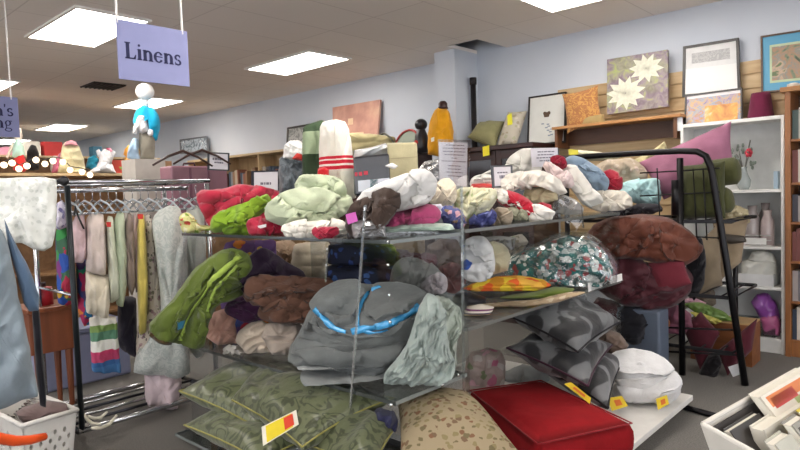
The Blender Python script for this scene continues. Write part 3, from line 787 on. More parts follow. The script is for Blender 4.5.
# canvas, small picture and ornaments standing on it
c4 = [pt(332.5,107.5,('X',6.12)),pt(380,99.5,('X',6.12)),pt(377,139,('X',6.02)),pt(333,143,('X',6.02))]
t = thing('canvas_painting','pink and peach canvas painting standing on the tan bookcase','painting',(c4[2]+c4[3])/2)
nn = (c4[1]-c4[0]).cross(c4[3]-c4[0]).normalized(); nn = nn if nn.dot(CAM-c4[0])>0 else -nn
m_pk, nt, bb = nodes('peach_paint'); co = coords(nt)
nz = tex(nt,'Noise',co,Scale=4.0,Detail=3.0)
nt.links.new(ramp(nt,nz.outputs[0],[(.35,'#b98a7c'),(.55,'#cf9f8c'),(.72,'#dcb89c')],'LINEAR'), bb.inputs['Base Color'])
MB().slab(c4,-nn*.035).build('canvas', m_pk, t)
m = MB(); q = sub4(c4,.35,.46,.38,.55); m.slab(q, nn*.001); q = sub4(c4,.25,.7,.78,.92); m.slab(q, nn*.001)
m.build('painted_shape', plain('#e2c6a4',.7), t)
frame_pic('picture_frame','dark framed picture leaning behind the grey quilt package',
  [pt(287,127.5,('X',6.12)),pt(313,123,('X',6.12)),pt(313,147,('X',6.04)),pt(286,148.5,('X',6.04))],.03,m_blackf,[('print',(.05,.95,.04,.96),damask('#8d8f8c','#b7b8b4',5,.2,.6,2.0))])
frame_pic('picture_frame','small framed blue and white picture on the far end of the tan bookcase',
  [pt(179.5,139.5,('X',6.1)),pt(206.5,136,('X',6.1)),pt(208,152,('X',6.03)),pt(180,154,('X',6.03))],.03,plain('#6b6f75',.4),[('print',(.05,.95,.05,.95),damask('#b9c4cc','#6f7c86',6,.3,.6,2.0))])
# ================================================================= cabinet by the column and what stands on it
t = thing('low_dresser','dark low dresser in the corner behind the linens shelf','dresser',(5.4,5.2,0))
B(5.15,5.72,4.66,6.1,1.9,1.94).build('top_panel', m_dkwood, t, False, .004)
B(5.18,5.72,4.68,6.08,0.0,1.9).build('carcass', m_dkwood, t)
for i in range(4):
    for k in range(2):
        d = B(5.165,5.18,4.70+k*.69,5.37+k*.69,.16+i*.43,.56+i*.43).build('drawer', m_dkwood, t, False, .003)
        MB().ball((5.155,5.03+k*.69,.36+i*.43),.015,8,5).build('knob', plain('#8a7a5c',.3,.8), d, True)
# yellow jacket on a dark bust form
yc = [(428,154),(428,134),(430,120),(434,111),(440,107),(446,108),(450,114),(453,128),(454,155),(440,157)]
t = thing('dress_form','dark bust form in a yellow jacket standing left of the wall column','dress form',pt(440,155,('X',5.4)))
lump('jacket',yc,('X',5.4),.14,fab('#d99a1e'),fold=[(.02,9,80,.4),(.008,22,60,.5)],parent=t)
MB().lathe([(.06,0),(.05,.03),(.05,.06),(.03,.085)],pt(443,109,('X',5.4)),14).build('neck_block', plain('#3a211d',.4), t, True)
m = MB()
q = [pt(431,138,('X',5.24)),pt(434,137,('X',5.24)),pt(434,141,('X',5.24)),pt(431,142,('X',5.24))]; m.slab(q,(0.004,0,0))
m.build('jacket_badge', plain('#e8e2d2',.6), t)
# black figurine, round tray, curled ornament
t = thing('black_figurine','small black figurine with a red base beside the yellow jacket','figurine',pt(422,150,('X',5.5)))
p = pt(422,153,('X',5.5)); s_ = .0118
MB().lathe([(.075,0),(.085,.08),(.075,.2),(.05,.26),(.045,.28)],p,16).build('body', plain('#26242a',.35), t, True)
MB().ball(p+V((0,0,.33)),(.075,.075,.07),14,9).build('head', plain('#232228',.3), t, True)
MB().ball(p+V((-.06,.02,.12)),(.04,.04,.03),10,6).build('red_trim', plain('#b5302c',.5), t, True)
t = thing('round_tray','round tray with red rim leaning on the wall behind the figurine','tray',pt(407,148,('X',5.6)))
p = pt(407,146,('X',5.6)); rr = .14
m = MB(); m.prism([p+V((0.05*math.sin(a),rr*1.35*math.cos(a),rr*1.35*math.sin(a))) for a in [i*math.pi/12 for i in range(24)]],(.02,0,0)); m.build('tray_face', plain('#7e8a78',.5), t)
m = MB(); m.tube([p+V((0.05*math.sin(a)-.004,rr*1.4*math.cos(a),rr*1.4*math.sin(a))) for a in [i*math.pi/12 for i in range(24)]],.014,6,True); m.build('rim', plain('#a8413c',.5), t, True)
t = thing('curled_ornament','cream ornament with a dark curved handle below the peach canvas','ornament',pt(385,145,('X',5.5)))
p = pt(385,148,('X',5.5))
MB().lathe([(.05,0),(.09,.04),(.07,.11),(.03,.15)],p,14).build('body', plain('#bfb489',.5), t, True)
MB().tube([p+V((0,.16,.09)),p+V((0,.10,.16)),p+V((0,0,.18)),p+V((0,-.1,.12)),p+V((0,-.17,.02))],.012,8).build('handle', plain('#4a4a3c',.5), t, True)
t = lump('folded_blanket',[(345,160),(346,134),(360,133),(394,137),(396,160)],('X',5.40),.15,fab('#b9ae82'),'folded khaki blanket stacked behind the black packages','blanket',fold=[(.012,6,5,.4)],layers=2,lay=.02,z0=1.941)
# ================================================================= far left of the shop
m_chrome = plain('#b9bbbf',.18,.95,.5); m_blk = plain('#17161a',.4); m_gw = wood('#7a5a3c','#97734e','y',4,.5)
r = random.Random(31)
# gondola shelves far behind the clothes
def gondola(y, x0, x1, top, label, n):
    t = thing('display_shelf', label, 'shelf', ((x0+x1)/2, y, 0))
    B(x0,x1,y,y+.04,0,top-.03).build('back_panel', m_gw, t)
    for x in (x0,x1-.04): B(x,x+.04,y-.4,y,0,top-.03).build('side_panel', m_gw, t)
    B(x0,x1,y-.42,y+.04,top-.03,top).build('top_panel', m_tan, t)
    for i in range(n): B(x0+.04,x1-.04,y-.38,y,.2+i*(top-.3)/n,.225+i*(top-.3)/n).build('shelf', m_gw, t)
gondola(7.6,1.2,3.4,1.80,'wooden display shelf with dolls on top behind the clothes rack',3)
gondola(10.5,1.0,5.0,2.2,'wider wooden display shelf farther behind the doll shelf',4)
gondola(14.5,-1.0,5.5,2.5,'farthest wooden display shelf near the end of the shop',4)
def on(u, v, y): return pt(u, v, ('Y', y))
# many small goods on the gondola tops and shelves, each its own thing
gc = ['#c23b3a','#e0a23c','#d8d4c8','#3f6f86','#d7c64a','#7e4a36','#b8b0a6','#a03a5a','#57803f','#e7e0d0','#544a48','#c98aa0']
names = ['toy box','jar','plush','bottle','bowl']
far_u = [(60,'#d9cfc0'),(118,'#c94a3c'),(124,'#7fae3a'),(131,'#e0a63a'),(138,'#c08a4a'),(150,'#b04a4e'),(158,'#cfc6b6'),(167,'#94704e')]
for i,(u,c) in enumerate(far_u):
    p = on(u,178,7.35); k = i%3; z = 1.801
    if k == 0: o = MB().lathe([(.05,0),(.07,.05),(.06,.14),(.03,.18),(.035,.2)],(p.x,7.42,z),12).build('storage_jar', plain(c,.3), None, True); lab='jar'
    elif k == 1: o = B(p.x-.07,p.x+.07,7.34,7.48,z,z+.16).build('goods_box', plain(c,.5), None, False, .004); lab='box'
    else: o = MB().lathe([(.04,0),(.09,.05),(.1,.08),(.095,.08),(.04,.02)],(p.x,7.42,z),14).build('ceramic_bowl', plain(c,.3), None, True); lab='bowl'
    nm = ['dull cream jar left of the blond doll','red carton right of the white plush','lime green bowl right of the red carton','orange jar right of the lime green bowl','tan carton left of the suitcase','dark red bowl behind the hangers','pale jar behind the hangers','brown carton beside the hangers'][i]
    tag(o, nm+' on the doll shelf', lab)
for sh,(y,z0s,xa,xb,hh) in enumerate(((10.3,2.201,1.1,4.9,.22),(14.3,2.501,-.9,5.3,.3))):
    x = xa+.1; i = 0
    while x < xb-.1:
        w_ = r.uniform(.1,.28); h_ = r.uniform(.08,hh); c = r.choice(gc)
        m = MB()
        if r.random() < .5: m.box(x,x+w_,y-.12,y+.05,z0s,z0s+h_); o = m.build('goods_box', plain(c,.5))
        else: m.lathe([(w_*.3,0),(w_*.5,h_*.3),(w_*.42,h_*.7),(w_*.2,h_)],(x+w_/2,y,z0s),12); o = m.build('storage_jar', plain(c,.4), None, True)
        tag(o,['assorted item on top of the wider display shelf','assorted item on top of the farthest display shelf'][sh],'goods',['goods on the wider display shelf','goods on the farthest display shelf'][sh])
        x += w_+r.uniform(.03,.2); i += 1
# ---- string of round bulbs along the doll shelf
t = thing('string_lights','string of warm round bulbs along the front of the doll shelf','string lights',(1.9,7.1,1.74))
m_bulb = glow('#ffe9c4', 2.2)
us = [4,12,19,27,36,45,53,63,70,82,90]; path = []
for i,u in enumerate(us):
    p = on(u,[165,163,169,166,160,164,161,162,170,172,175][i],7.1); path.append(p+V((0,0,.04)))
    MB().ball(p,.032,10,7).build('bulb', m_bulb, t, True)
MB().tube(path,.006,5).build('cord', plain('#2b2626',.6), t)
# ---- dolls on the shelf
def blob(name, pts, y, T, mat, label, cat, parent=None, **k): return lump(name, pts, ('Y',y), T, mat, label, cat, parent=parent, N=48, K=9, **k)
t = thing('doll','doll with long blond hair and pink dress on the shelf','doll',on(72,180,7.3))
blob('dress',[(52,178),(55,160),(60,153),(70,152),(80,156),(86,178)],7.32,.10,fab('#c96a86'),'','',t,z0=1.801,fold=[(.02,12,80,.4)])
MB().ball(on(70,150,7.3),(.085,.085,.10),14,9).build('head', plain('#e8c2a8',.6), t, True)
blob('blond_hair',[(58,176),(61,152),(64,144),(72,141),(79,146),(84,160),(86,174),(76,178),(66,178)],7.22,.07,fab('#d9cfa8',wv=.9),'','',t,z0=1.802,fold=[(.015,14,0,.3),(.01,34,0,.3)])
blob('pink_cap',[(64,146),(66,142),(71,140),(76,142),(78,146),(71,145)],7.15,.05,fab('#d79aa4'),'','',t,fold=None)
t = thing('white_plush','big white plush toy lying beside the blond doll','plush',on(104,180,7.3))
blob('body',[(92,181),(94,170),(99,162),(104,160),(112,164),(116,174),(113,182)],7.3,.14,fab('#e8e8ea'),'','',t,z0=1.801,fold=[(.02,14,20,.7)])
blob('head',[(99,163),(99,154),(104,149),(110,151),(113,158),(111,165),(104,166)],7.26,.10,fab('#ececec'),'','',t,fold=[(.012,20,20,.7)])
blob('ear',[(98,157),(96,151),(99,149),(102,154)],7.25,.04,fab('#dedee2'),'','',t,fold=None)
blob('ear',[(110,154),(113,150),(116,153),(113,159)],7.25,.04,fab('#dedee2'),'','',t,fold=None)
blob('arm',[(86,181),(88,172),(96,167),(101,171),(98,181)],7.22,.09,fab('#e2e2e6'),'','',t,z0=1.801,fold=[(.012,20,20,.7)])
blob('teal_cushion',[(86,168),(88,158),(95,155),(99,160),(96,170)],7.38,.07,fab('#2f93ad'),'small teal cushion behind the white plush toy','cushion')
t = thing('cloth_doll','cloth doll in a mint top and red skirt raising its arm, left edge','doll',on(17,178,7.28))
blob('red_skirt',[(13,170),(14,158),(18,153),(24,154),(27,168),(24,172)],7.26,.10,fab('#c9302f'),'','',t,fold=[(.015,16,80,.5)])
blob('mint_top',[(12,157),(13,146),(16,139),(20,139),(24,147),(25,156),(18,159)],7.24,.09,fab('#bfe0cf'),'','',t,fold=[(.012,18,80,.5)])
blob('head',[(15,141),(14,135),(18,132),(21,134),(22,139),(19,142)],7.24,.06,fab('#ecdccb'),'','',t,fold=None)
blob('arm',[(20,141),(18,132),(18,128),(21,128),(23,137)],7.26,.035,fab('#ecdccb'),'','',t,fold=None)
blob('arm',[(6,157),(10,146),(13,141),(15,145),(11,153),(8,159)],7.26,.035,fab('#ecdccb'),'','',t,fold=None)
blob('black_bag',[(27,170),(27,152),(31,145),(36,146),(39,154),(39,170)],7.3,.09,fab('#1e1b1c'),'black soft bag standing behind the cloth doll','bag')
# ---- child mannequin with turquoise top, on the doll shelf
MY = 6.4; t = thing('child_mannequin','white child mannequin in a turquoise cardigan standing above the racks','mannequin',on(143,160,MY))
c_ = on(145,92,MY); MB().ball(c_,(.095,.095,.092),18,12).build('head', plain('#efefee',.35), t, True)
MB().tube([c_+V((0,0,-.07)),on(145,107,MY)],.035,10).build('neck', plain('#efefee',.35), t, True)
blob('turquoise_cardigan',[(135,112),(138,108),(145,106),(153,108),(159,116),(160,128),(157,140),(152,142),(149,131),(147,121),(143,117),(138,119),(135,128),(133,122)],MY,.13,fab('#1fa9d2'),'','',t,fold=[(.012,12,60,.5)])
blob('stripe',[(148,124),(158,124),(159,127),(149,128)],MY-.09,.035,fab('#1c3d6e'),'','',t,fold=None)
blob('white_shirt',[(136,122),(138,116),(144,115),(147,122),(148,131),(142,134),(135,130)],MY-.04,.10,fab('#e9e9ea'),'','',t,fold=[(.012,12,60,.5)])
blob('arm',[(133,127),(135,123),(138,127),(137,134),(133,134)],MY-.06,.05,plain('#efefee',.35),'','',t,fold=None)
blob('hand',[(147,133),(149,129),(153,130),(153,135),(149,136)],MY-.12,.035,plain('#efefee',.35),'','',t,fold=None)
blob('grey_trousers',[(139,134),(143,130),(150,131),(155,136),(155,150),(154,160),(141,160),(139,148)],MY,.10,fab('#8f8a7c'),'','',t,fold=[(.015,12,80,.4)])
blob('blue_skirt',[(127,158),(129,146),(133,138),(138,139),(139,150),(140,160)],MY+.02,.08,fab('#a9c4dc'),'','',t,fold=[(.015,14,80,.4)])
tag(B(on(128,160,MY).x,on(158,160,MY).x,MY-.16,MY+.16,0,on(143,160,MY).z).build('display_plinth', plain('#b8b2aa',.6)),'tall pale display plinth carrying the mannequin','plinth')
# ---- suitcase, hangers, small signs
t = thing('mauve_suitcase','dusty mauve suitcase standing behind the clothes rack','suitcase',on(200,200,5.6))
x0,x1 = on(173,200,5.6).x,on(229,200,5.6).x
zt = on(200,166,5.6).z
B(x0,x1,5.6,5.85,1.2,zt).build('shell', plain('#8f6672',.45), t, False, .02)
for f in (.30,.62): B(x0+(x1-x0)*f,x0+(x1-x0)*f+.02,5.592,5.6,1.2,zt-.02).build('strap', plain('#71495a',.4), t)
MB().tube([(x0+.3*(x1-x0),5.72,zt-.01),(x0+.32*(x1-x0),5.72,zt+.03),(x0+.5*(x1-x0),5.72,zt+.035),(x0+.52*(x1-x0),5.72,zt-.01)],.01,6).build('handle', plain('#4a3038',.4), t)
tag(B(x0-.05,x1+.05,5.55,5.9,0,1.1995).build('storage_table', m_gw),'brown wooden block table under the mauve suitcase','table')
def card_sign(label, c4, fmat, lines, at):
    q = [pt(u,v,at) for u,v in c4]; n = (q[1]-q[0]).cross(q[3]-q[0]).normalized(); n = n if n.dot(CAM-q[0])>0 else -n
    ctr = (q[2]+q[3])/2
    t = thing('notice_card', label, 'notice', ctr)
    if fmat:
        m = MB(); f = .07
        for s in ((0,1,0,f),(0,1,1-f,1),(0,f,f,1-f),(1-f,1,f,1-f)): m.slab(sub4(q,*s), -n*.012)
        m.build('frame', fmat, t)
    MB().slab([p-n*.004 for p in sub4(q,.03,.97,.03,.97)], -n*.003).build('paper', plain('#e9e6ec',.6,var=.02), t)
    m = MB(); rr = random.Random(int(c4[0][0])) 
    for y0,y1,a,b_ in lines:
        x = a
        while x < b_:
            w_ = min(rr.uniform(.05,.12),b_-x); m.slab([p-n*.0035 for p in sub4(q,x,x+w_,y0,y1)], n*.001); x += w_+.025
    m.build('print_lines', plain('#75707f',.7), t)
    return t, q, n
card_sign('small dark framed notice standing above the mauve suitcase',[(208,152),(229.5,153),(229.5,171),(208,170)],plain('#3c4048',.4),[(.3,.42,.22,.75),(.52,.6,.3,.7)],('Y',5.2))
card_sign('white notice card with a black top edge beyond the red fleece',[(252,171),(280,170),(280,192),(252,192)],plain('#2c2c3a',.4),[(.55,.66,.3,.68)],('Y',4.4))
m_wh = wood('#33201c','#4a2e26','x',5,.4)
def hanger(c, ux, w, label, mat, grp, r_=.011):
    t = thing('coat_hanger', label, 'hanger', c, grp)
    MB().tube([c-ux*w+V((0,0,-.13)),c-ux*w*.5+V((0,0,-.05)),c,c+ux*w*.5+V((0,0,-.05)),c+ux*w+V((0,0,-.13))],[r_*.8,r_,r_*1.25,r_,r_*.8],8).build('shoulder_bar', mat, t, True)
    MB().tube([c,c+V((0,0,.04)),c+ux*.02+V((0,0,.06)),c+V((0,0,.085)),c-ux*.025+V((0,0,.07))],.003,6).build('hook', m_chrome, t, True)
    return t
hanger(on(183,151,5.1),V((.97,.05,.0)),.30,'dark wooden hanger sticking up over the rack, left one',m_wh,None)
hanger(on(202,150,5.2),V((.97,-.2,.0)),.27,'dark wooden hanger over the mauve suitcase, right one',m_wh,None)
# ---- pale storage bin and brown sewing cabinet under the racks
t = thing('storage_bin','large lavender grey plastic storage bin on the floor behind the rack','storage bin',(2.2,5.4,0))
sx0,sx1 = on(45,405,5.2).x, on(133,390,5.2).x
B(sx0,sx1,5.2,5.7,0.001,.42).build('bin_body', plain('#858aa6',.4), t, False, .02)
B(sx0-.02,sx1+.02,5.18,5.72,.42,.46).build('lid', plain('#787d98',.4), t, False, .01)
m_bw = wood('#6b3a22','#83492c','z',5,.4)
t = thing('wooden_stand','reddish brown wooden sewing stand with long legs behind the jeans','stand',on(55,400,4.72))
q0,q1 = on(31,350,4.55).x, on(77,350,4.55).x; zt = on(54,306,4.55).z; zb = on(54,352,4.55).z
B(q0,q1,4.55,4.85,zb,zt-.03).build('box', m_bw, t, False, .005)
B(q0-.02,q1+.02,4.52,4.88,zt-.03,zt).build('top', m_bw, t, False, .006)
for x in (q0+.02,q1-.07):
    for y in (4.57,4.80): MB().tube([(x+.025,y,zb),(x+.025,y,.001)],[.026,.016],8).build('leg', m_bw, t)
t = thing('red_tin','red tin standing on the wooden sewing stand','tin',on(44,304,4.68))
MB().lathe([(.06,0),(.06,.10),(.055,.105),(.055,.12),(.02,.125)],(on(44,304,4.68).x,4.68,zt+.001),16).build('tin_body', plain('#b02a34',.35), t, True)
MB().lathe([(.02,0),(.02,.03)],(on(44,304,4.68).x,4.68,zt+.126),10).build('knob', plain('#3a2a2a',.4), t, True)
# ================================================================= clothes rack behind the left shelf
RY0, RY1 = 3.98, 4.62; RX0, RX1 = 1.36, 2.33; RZ = 1.59
t = thing('clothes_rack','chrome clothes rack full of linens and skirts behind the left shelf','clothes rack',((RX0+RX1)/2,(RY0+RY1)/2,0))
yc_ = (RY0+RY1)/2
for y in (RY0,RY1): MB().tube([(RX0,y,.06),(RX1,y,.06)],.018,10).build('base_rail', m_chrome, t, True)
for x in (RX0,RX1): MB().tube([(x,RY0,.06),(x,RY1,.06)],.018,10).build('base_rail', m_blk, t, True)
for i in range(4): MB().tube([(RX0,RY0+.13+i*.125,.07),(RX1,RY0+.13+i*.125,.07)],.011,8).build('shelf_bar', m_chrome if i%2 else plain('#3b3c42',.3,.8), t, True)
MB().tube([(RX0+.02,RY0,.05),(RX0+.02,RY0,RZ-.02)],.017,10).build('post', plain('#20262a',.35,.5), t, True)
MB().tube([(RX0+.02,RY1,.05),(RX0+.02,RY1,RZ-.02)],.017,10).build('post', m_chrome, t, True)
MB().tube([(RX1-.02,RY0,.05),(RX1-.02,RY0,RZ-.02)],.017,10).build('post', m_chrome, t, True)
MB().tube([(RX1-.02,RY1,.05),(RX1-.02,RY1,RZ-.02)],.017,10).build('post', m_chrome, t, True)
MB().tube([(RX0-.02,RY0,RZ),(RX1,RY0,RZ)],.013,10).build('top_rail', m_chrome, t, True)
MB().tube([(RX0-.02,RY1,RZ),(RX1,RY1,RZ)],.013,10).build('top_rail', m_chrome, t, True)
MB().tube([(RX0-.02,yc_,RZ-.045),(RX1,yc_,RZ-.045)],.016,10).build('hanging_rail', m_chrome, t, True)
for x in (RX0,RX1): MB().tube([(x,RY0,RZ),(x,RY1,RZ)],.012,8).build('end_bar', m_chrome, t, True)
for x in (RX0+.02,RX1-.02): MB().tube([(x,RY0,.9),(x,RY1,.9)],.010,8).build('brace', m_chrome, t, True)
m_cl = clear('#dfe6ea',.18,.15,.25)
_hc = [0]
def rackhanger(u, lab):
    p = pt(u, 190, ('Y', yc_)); c = V((p.x,yc_,RZ-.115)); _hc[0] += 1
    t = thing('plastic_hanger', lab, 'hanger', c, 'plastic hangers on the rack')
    m = MB(); m.tube([c+V((0,-.2,-.075)),c+V((.004,-.1,-.025)),c,c+V((.004,.1,-.025)),c+V((0,.2,-.075)),c+V((0,.18,-.085)),c+V((0,-.18,-.085))],.007,6,True); m.build('bar', (m_cl if _hc[0]%2 else plain('#bcc6cd',.3)), t, True)
    MB().tube([c,c+V((0,0,.05)),c+V((.0,.016,.075)),c+V((0,.0,.092)),c+V((0,-.016,.08))],.0028,6).build('hook', m_chrome, t, True)
for u in range(60,204,8): rackhanger(u,'clear plastic hanger on the rail of the clothes rack')
VF = [(.018,9,86,.25),(.022,13,88,.5,'s'),(.008,24,88,.3)]
m_multi = floral('#3a5f4a',['#a33048','#2f4f9c','#3d8a4a','#c9a03c','#7a3a78'],11,.9,.85,.7)
m_multi2 = floral('#4a3f6a',['#2f6f9c','#a33058','#2f8a6a','#c97a3c','#38407c'],10,.9,.85,.7)
m_fl = floral('#d6cdc0',['#a0848a','#8c8a76','#b59a98','#75706a'],34,.8)
m_leaf = damask('#c2c6c0','#aeb5b0',14,.1,.85,2.0,.2)
G = [
 ('blouse',[(54,212),(57,203),(62,200),(67,208),(68,226),(60,230),(54,226)],4.35,.15,floral('#c9c4d6',['#8f8ab0','#e6e2ee','#6f6a98'],26,.8),'white and violet lace blouse, first on the clothes rack'),
 ('dress',[(56,232),(60,222),(66,222),(71,238),(75,262),(76,300),(66,306),(58,302),(56,262)],4.4,.15,m_multi,'dress in red, green and blue blotches hanging left on the rack'),
 ('skirt',[(76,262),(84,258),(92,266),(94,300),(92,322),(84,326),(78,310)],4.45,.14,m_multi2,'dark blue and red patterned skirt behind the pale pink top'),
 ('camisole',[(71,226),(76,216),(84,214),(86,230),(87,252),(83,263),(74,262),(71,246)],4.25,.14,fab('#d3b8bb'),'pale pink camisole with thin black straps'),
 ('skirt',[(86,220),(92,213),(103,214),(106,236),(106,274),(97,274),(86,270)],4.2,.16,fab('#cdbfb8'),'dusty pink skirt with a dark hem above the cream skirt'),
 ('skirt',[(86,271),(96,274),(109,275),(110,300),(108,318),(96,315),(86,311)],4.2,.15,fab('#d6cdb9'),'cream tiered skirt with brown hem line, below the dusty pink skirt'),
 ('trousers',[(106,225),(108,216),(113,216),(117,244),(121,282),(120,300),(110,302),(107,262)],4.2,.15,fab('#c9cdb9'),'cream trousers with a red clip at the waist'),
 ('skirt',[(114,222),(118,211),(124,213),(127,248),(127,284),(123,306),(116,304),(115,262)],4.2,.15,fab('#b4c0a6'),'sage green long skirt hanging beside the cream trousers'),
 ('trousers',[(125,222),(128,212),(132,214),(136,248),(136,282),(132,296),(127,284),(125,250)],4.2,.14,fab('#8f8078'),'taupe trousers hanging in the middle of the rack'),
 ('skirt',[(131,222),(134,213),(138,216),(140,250),(140,288),(136,292),(133,268)],4.23,.14,fab('#b8a4a2'),'mauve skirt between the taupe trousers and the yellow one'),
 ('skirt',[(137,228),(139,214),(144,214),(147,250),(148,292),(146,332),(139,332),(137,280)],4.15,.15,fab('#cdbb62'),'mustard yellow long skirt with a red clip'),
 ('dress',[(143,228),(146,213),(151,214),(156,236),(160,270),(166,318),(168,352),(158,358),(136,356),(137,330),(146,318),(146,270)],4.3,.15,m_fl,'long cream dress with small brown flowers'),
 ('dress',[(152,222),(158,210),(170,205),(180,208),(186,230),(188,262),(186,300),(188,340),(190,372),(176,378),(150,374),(134,372),(136,356),(160,350),(160,290),(155,250)],4.05,.18,m_leaf,'long pale grey dress with a soft leaf pattern'),
 ('nightgown',[(184,222),(188,210),(196,208),(204,216),(206,250),(206,300),(205,352),(196,358),(186,340),(187,262)],4.2,.16,fab('#c0c5bd'),'plain pale grey nightgown at the right end of the rack'),
 ('slip',[(145,372),(160,370),(176,372),(182,380),(178,400),(178,408),(160,407),(146,402)],4.12,.12,fab('#cbb9bd'),'pale pink slip showing below the grey leaf dress'),
 ('coat',[(118,300),(126,296),(136,298),(137,330),(136,356),(126,352),(118,344)],4.45,.12,fab('#2c2a36'),'dark coat hanging deep behind the skirts'),
]
for nm,pp_,y,T,mt,lb in G:
    lump(nm,pp_,('Y',y),T,mt,lb,{'blouse':'blouse','trousers':'trousers'}.get(nm,nm),'clothes on the chrome rack',fold=VF,N=72,K=11,p=3.2)
card('red_clip',[on(106.5,222,4.03),on(111,222,4.03),on(111,227,4.03),on(107,227,4.03)],.004,plain('#c2322f',.5),None,'red size clip on the cream trousers','clip')
card('red_clip',[on(137.5,214,3.98),on(143,214,3.98),on(143,219,3.98),on(138,219,3.98)],.004,plain('#c8382c',.5),None,'red size clip on the mustard yellow skirt','clip')
m = MB(); m.tube([on(74,216,4.08),on(76,205,4.2),on(79,200,4.3)],.006,6); m.tube([on(84,229,4.08),on(78,216,4.1),on(75,206,4.2)],.006,6)
tag(m.build('strap_hanger', m_blk, None, True),'thin black hanger with straps over the pink camisole','hanger')
# striped towel
sl = .62
stw = bands([(0,'#4a78a8'),(.07,'#3f689a'),(.10,'#b8486a'),(.15,'#c0446a'),(.17,'#dfe0d8'),(.24,'#5f8a72'),(.30,'#7f9a5a'),(.34,'#e2dfd6'),(.40,'#3f5f94'),(.46,'#d9d4d0'),(.50,'#c05a76')],sl)
lump('striped_towel',[(89,318),(100,315),(116,317),(118,335),(119,352),(121,372),(106,373),(92,370),(91,345)],('Y',4.2),.06,stw,'knitted towel with blue, white, green and pink stripes hanging low','towel',fold=VF,p=3.5)
# white bent hangers on the rack base
for i,(a,b_,c_) in enumerate((((88,416),(98,420),(107,412)),((92,428),(106,428),(117,415)),((84,414),(90,424),(100,424)))):
    P = [pt(*a,('Z',.16)),pt(*b_,('Z',.10)),pt(*c_,('Z',.16))]
    o = MB().tube([P[0],P[0]*.4+P[1]*.6,P[1]*.7+P[2]*.3,P[2]],[.008,.011,.011,.007],8).build('loose_hanger', plain('#d9d4c2',.35), None, True)
    tag(o,['curved cream hanger lying on the rack base, back one','curved cream hanger lying on the rack base, right one','curved cream hanger lying on the rack base, left one'][i],'hanger')
# ================================================================= near rail at the left edge: lace and jeans
t = thing('display_rail','dark rail end at the left edge carrying the lace valance','rail',pt(30,182,('d',3.0)))
a,b_ = pt(-70,180,('d',2.9)), pt(64,181,('d',3.25))
MB().tube([a,b_],.014,10).build('rail', m_chrome, t, True)
MB().tube([a*.7+b_*.3,pt(-40,190,('d',2.7)),pt(-24,226,('d',2.66))],.007,6).build('hook_arm', m_chrome, t, True)
MB().ball(b_,.026,12,8).build('end_cap', m_blk, t, True)
MB().tube([pt(-75,181,('d',2.93)),V((pt(-75,181,('d',2.9)).x,pt(-75,181,('d',2.9)).y,0.001))],.016,10).build('post', m_blk, t, True)
lump('lace_valance',[(-30,180),(10,178),(40,177),(56,180),(57,205),(56,228),(52,246),(44,251),(34,249),(22,243),(6,244),(-30,242)],('d',3.05),.035,floral('#dcded9',['#cfd2cc','#e8eae6','#c6cac4'],40,.9),'white lace valance draped over the rail at the left edge','lace',fold=[(.014,9,86,.3),(.018,11,88,.5,'s'),(.006,30,80,.5)],p=4,wob=.02,N=90,K=12)
lump('denim_jeans',[(-30,225),(-8,222),(4,232),(12,262),(20,300),(28,340),(36,380),(38,396),(20,402),(-30,410)],('d',2.65),.10,fab('#7f8c95',pile=500),'washed pale blue denim hanging at the left edge','jeans',fold=[(.02,7,80,.3),(.024,6,72,.9,'s'),(.008,24,60,.4)],p=3)
lump('denim_jacket',[(4,218),(10,232),(18,248),(26,262),(33,278),(39,296),(38,310),(30,312),(24,304),(16,274),(8,246)],('d',2.72),.06,fab('#566c86',pile=500),'darker blue denim sleeve behind the pale denim','jacket',fold=[(.01,10,60,.4)],p=3)
lump('black_trousers',[(32,312),(38,300),(42,340),(46,390),(46,408),(40,404),(36,372)],('d',3.0),.04,fab('#1d1c22'),'narrow black trouser leg hanging behind the pale denim','trousers',fold=[(.006,16,80,.4)],p=3)
# ================================================================= basket with hangers and orange handle
tl,tr,br_,bl = pt(22,425,('Z',.30)),pt(77,409,('Z',.30)),pt(52,395,('Z',.30)),pt(0,402,('Z',.30))
ctr = (tl+tr+br_+bl)/4; t = thing('laundry_basket','white plastic laundry basket with round holes on the floor','basket',V((ctr.x,ctr.y,0)))
e1 = (tr-tl); e2 = (bl-tl); 
e1.z = e2.z = 0; L1,L2_ = e1.length,max(.34,min(e2.length,.55)); e1.normalize(); e2 = V((-e1.y,e1.x,0))
def bp(s, q, z):   # basket wall tapers to the base
    k = .84+.16*z/.30; return V((tl.x,tl.y,0))+e1*(L1*(.5+(s-.5)*k))+e2*(L2_*(.5+(q-.5)*k))+V((0,0,z))
def wall(f, w_, holes):
    m = MB(); th = .006; cols, rows = (9,4)
    def face(a0,a1,z0,z1):
        m.slab([f(a0,z0),f(a1,z0),f(a1,z1),f(a0,z1)], w_*th)
    face(0,1,.001,.05); face(0,1,.225,.29)
    face(0,.08,.05,.225); face(.92,1,.05,.225)
    for i in range(cols):
        for j in range(rows):
            a0,a1 = .08+.84*i/cols,.08+.84*(i+1)/cols; z0,z1 = .05+.175*j/rows,.05+.175*(j+1)/rows
            if (i+j)%2: face(a0,a1,z0,z1)
            else:   # opening with a rounded rim
                K = 8; am,zm = (a0+a1)/2,(z0+z1)/2; ra,rz = (a1-a0)*.36,(z1-z0)*.36
                inner = [(am+ra*math.cos(x*math.pi/4),zm+rz*math.sin(x*math.pi/4)) for x in range(K)]
                outer = [(a1,zm),(a1,z1),(am,z1),(a0,z1),(a0,zm),(a0,z0),(am,z0),(a1,z0)]
                for x in range(K):
                    y = (x+1)%K; m.slab([f(*inner[x]),f(*outer[x]),f(*outer[y]),f(*inner[y])], w_*th)
    return m
m_bask = plain('#cfccc6',.45)
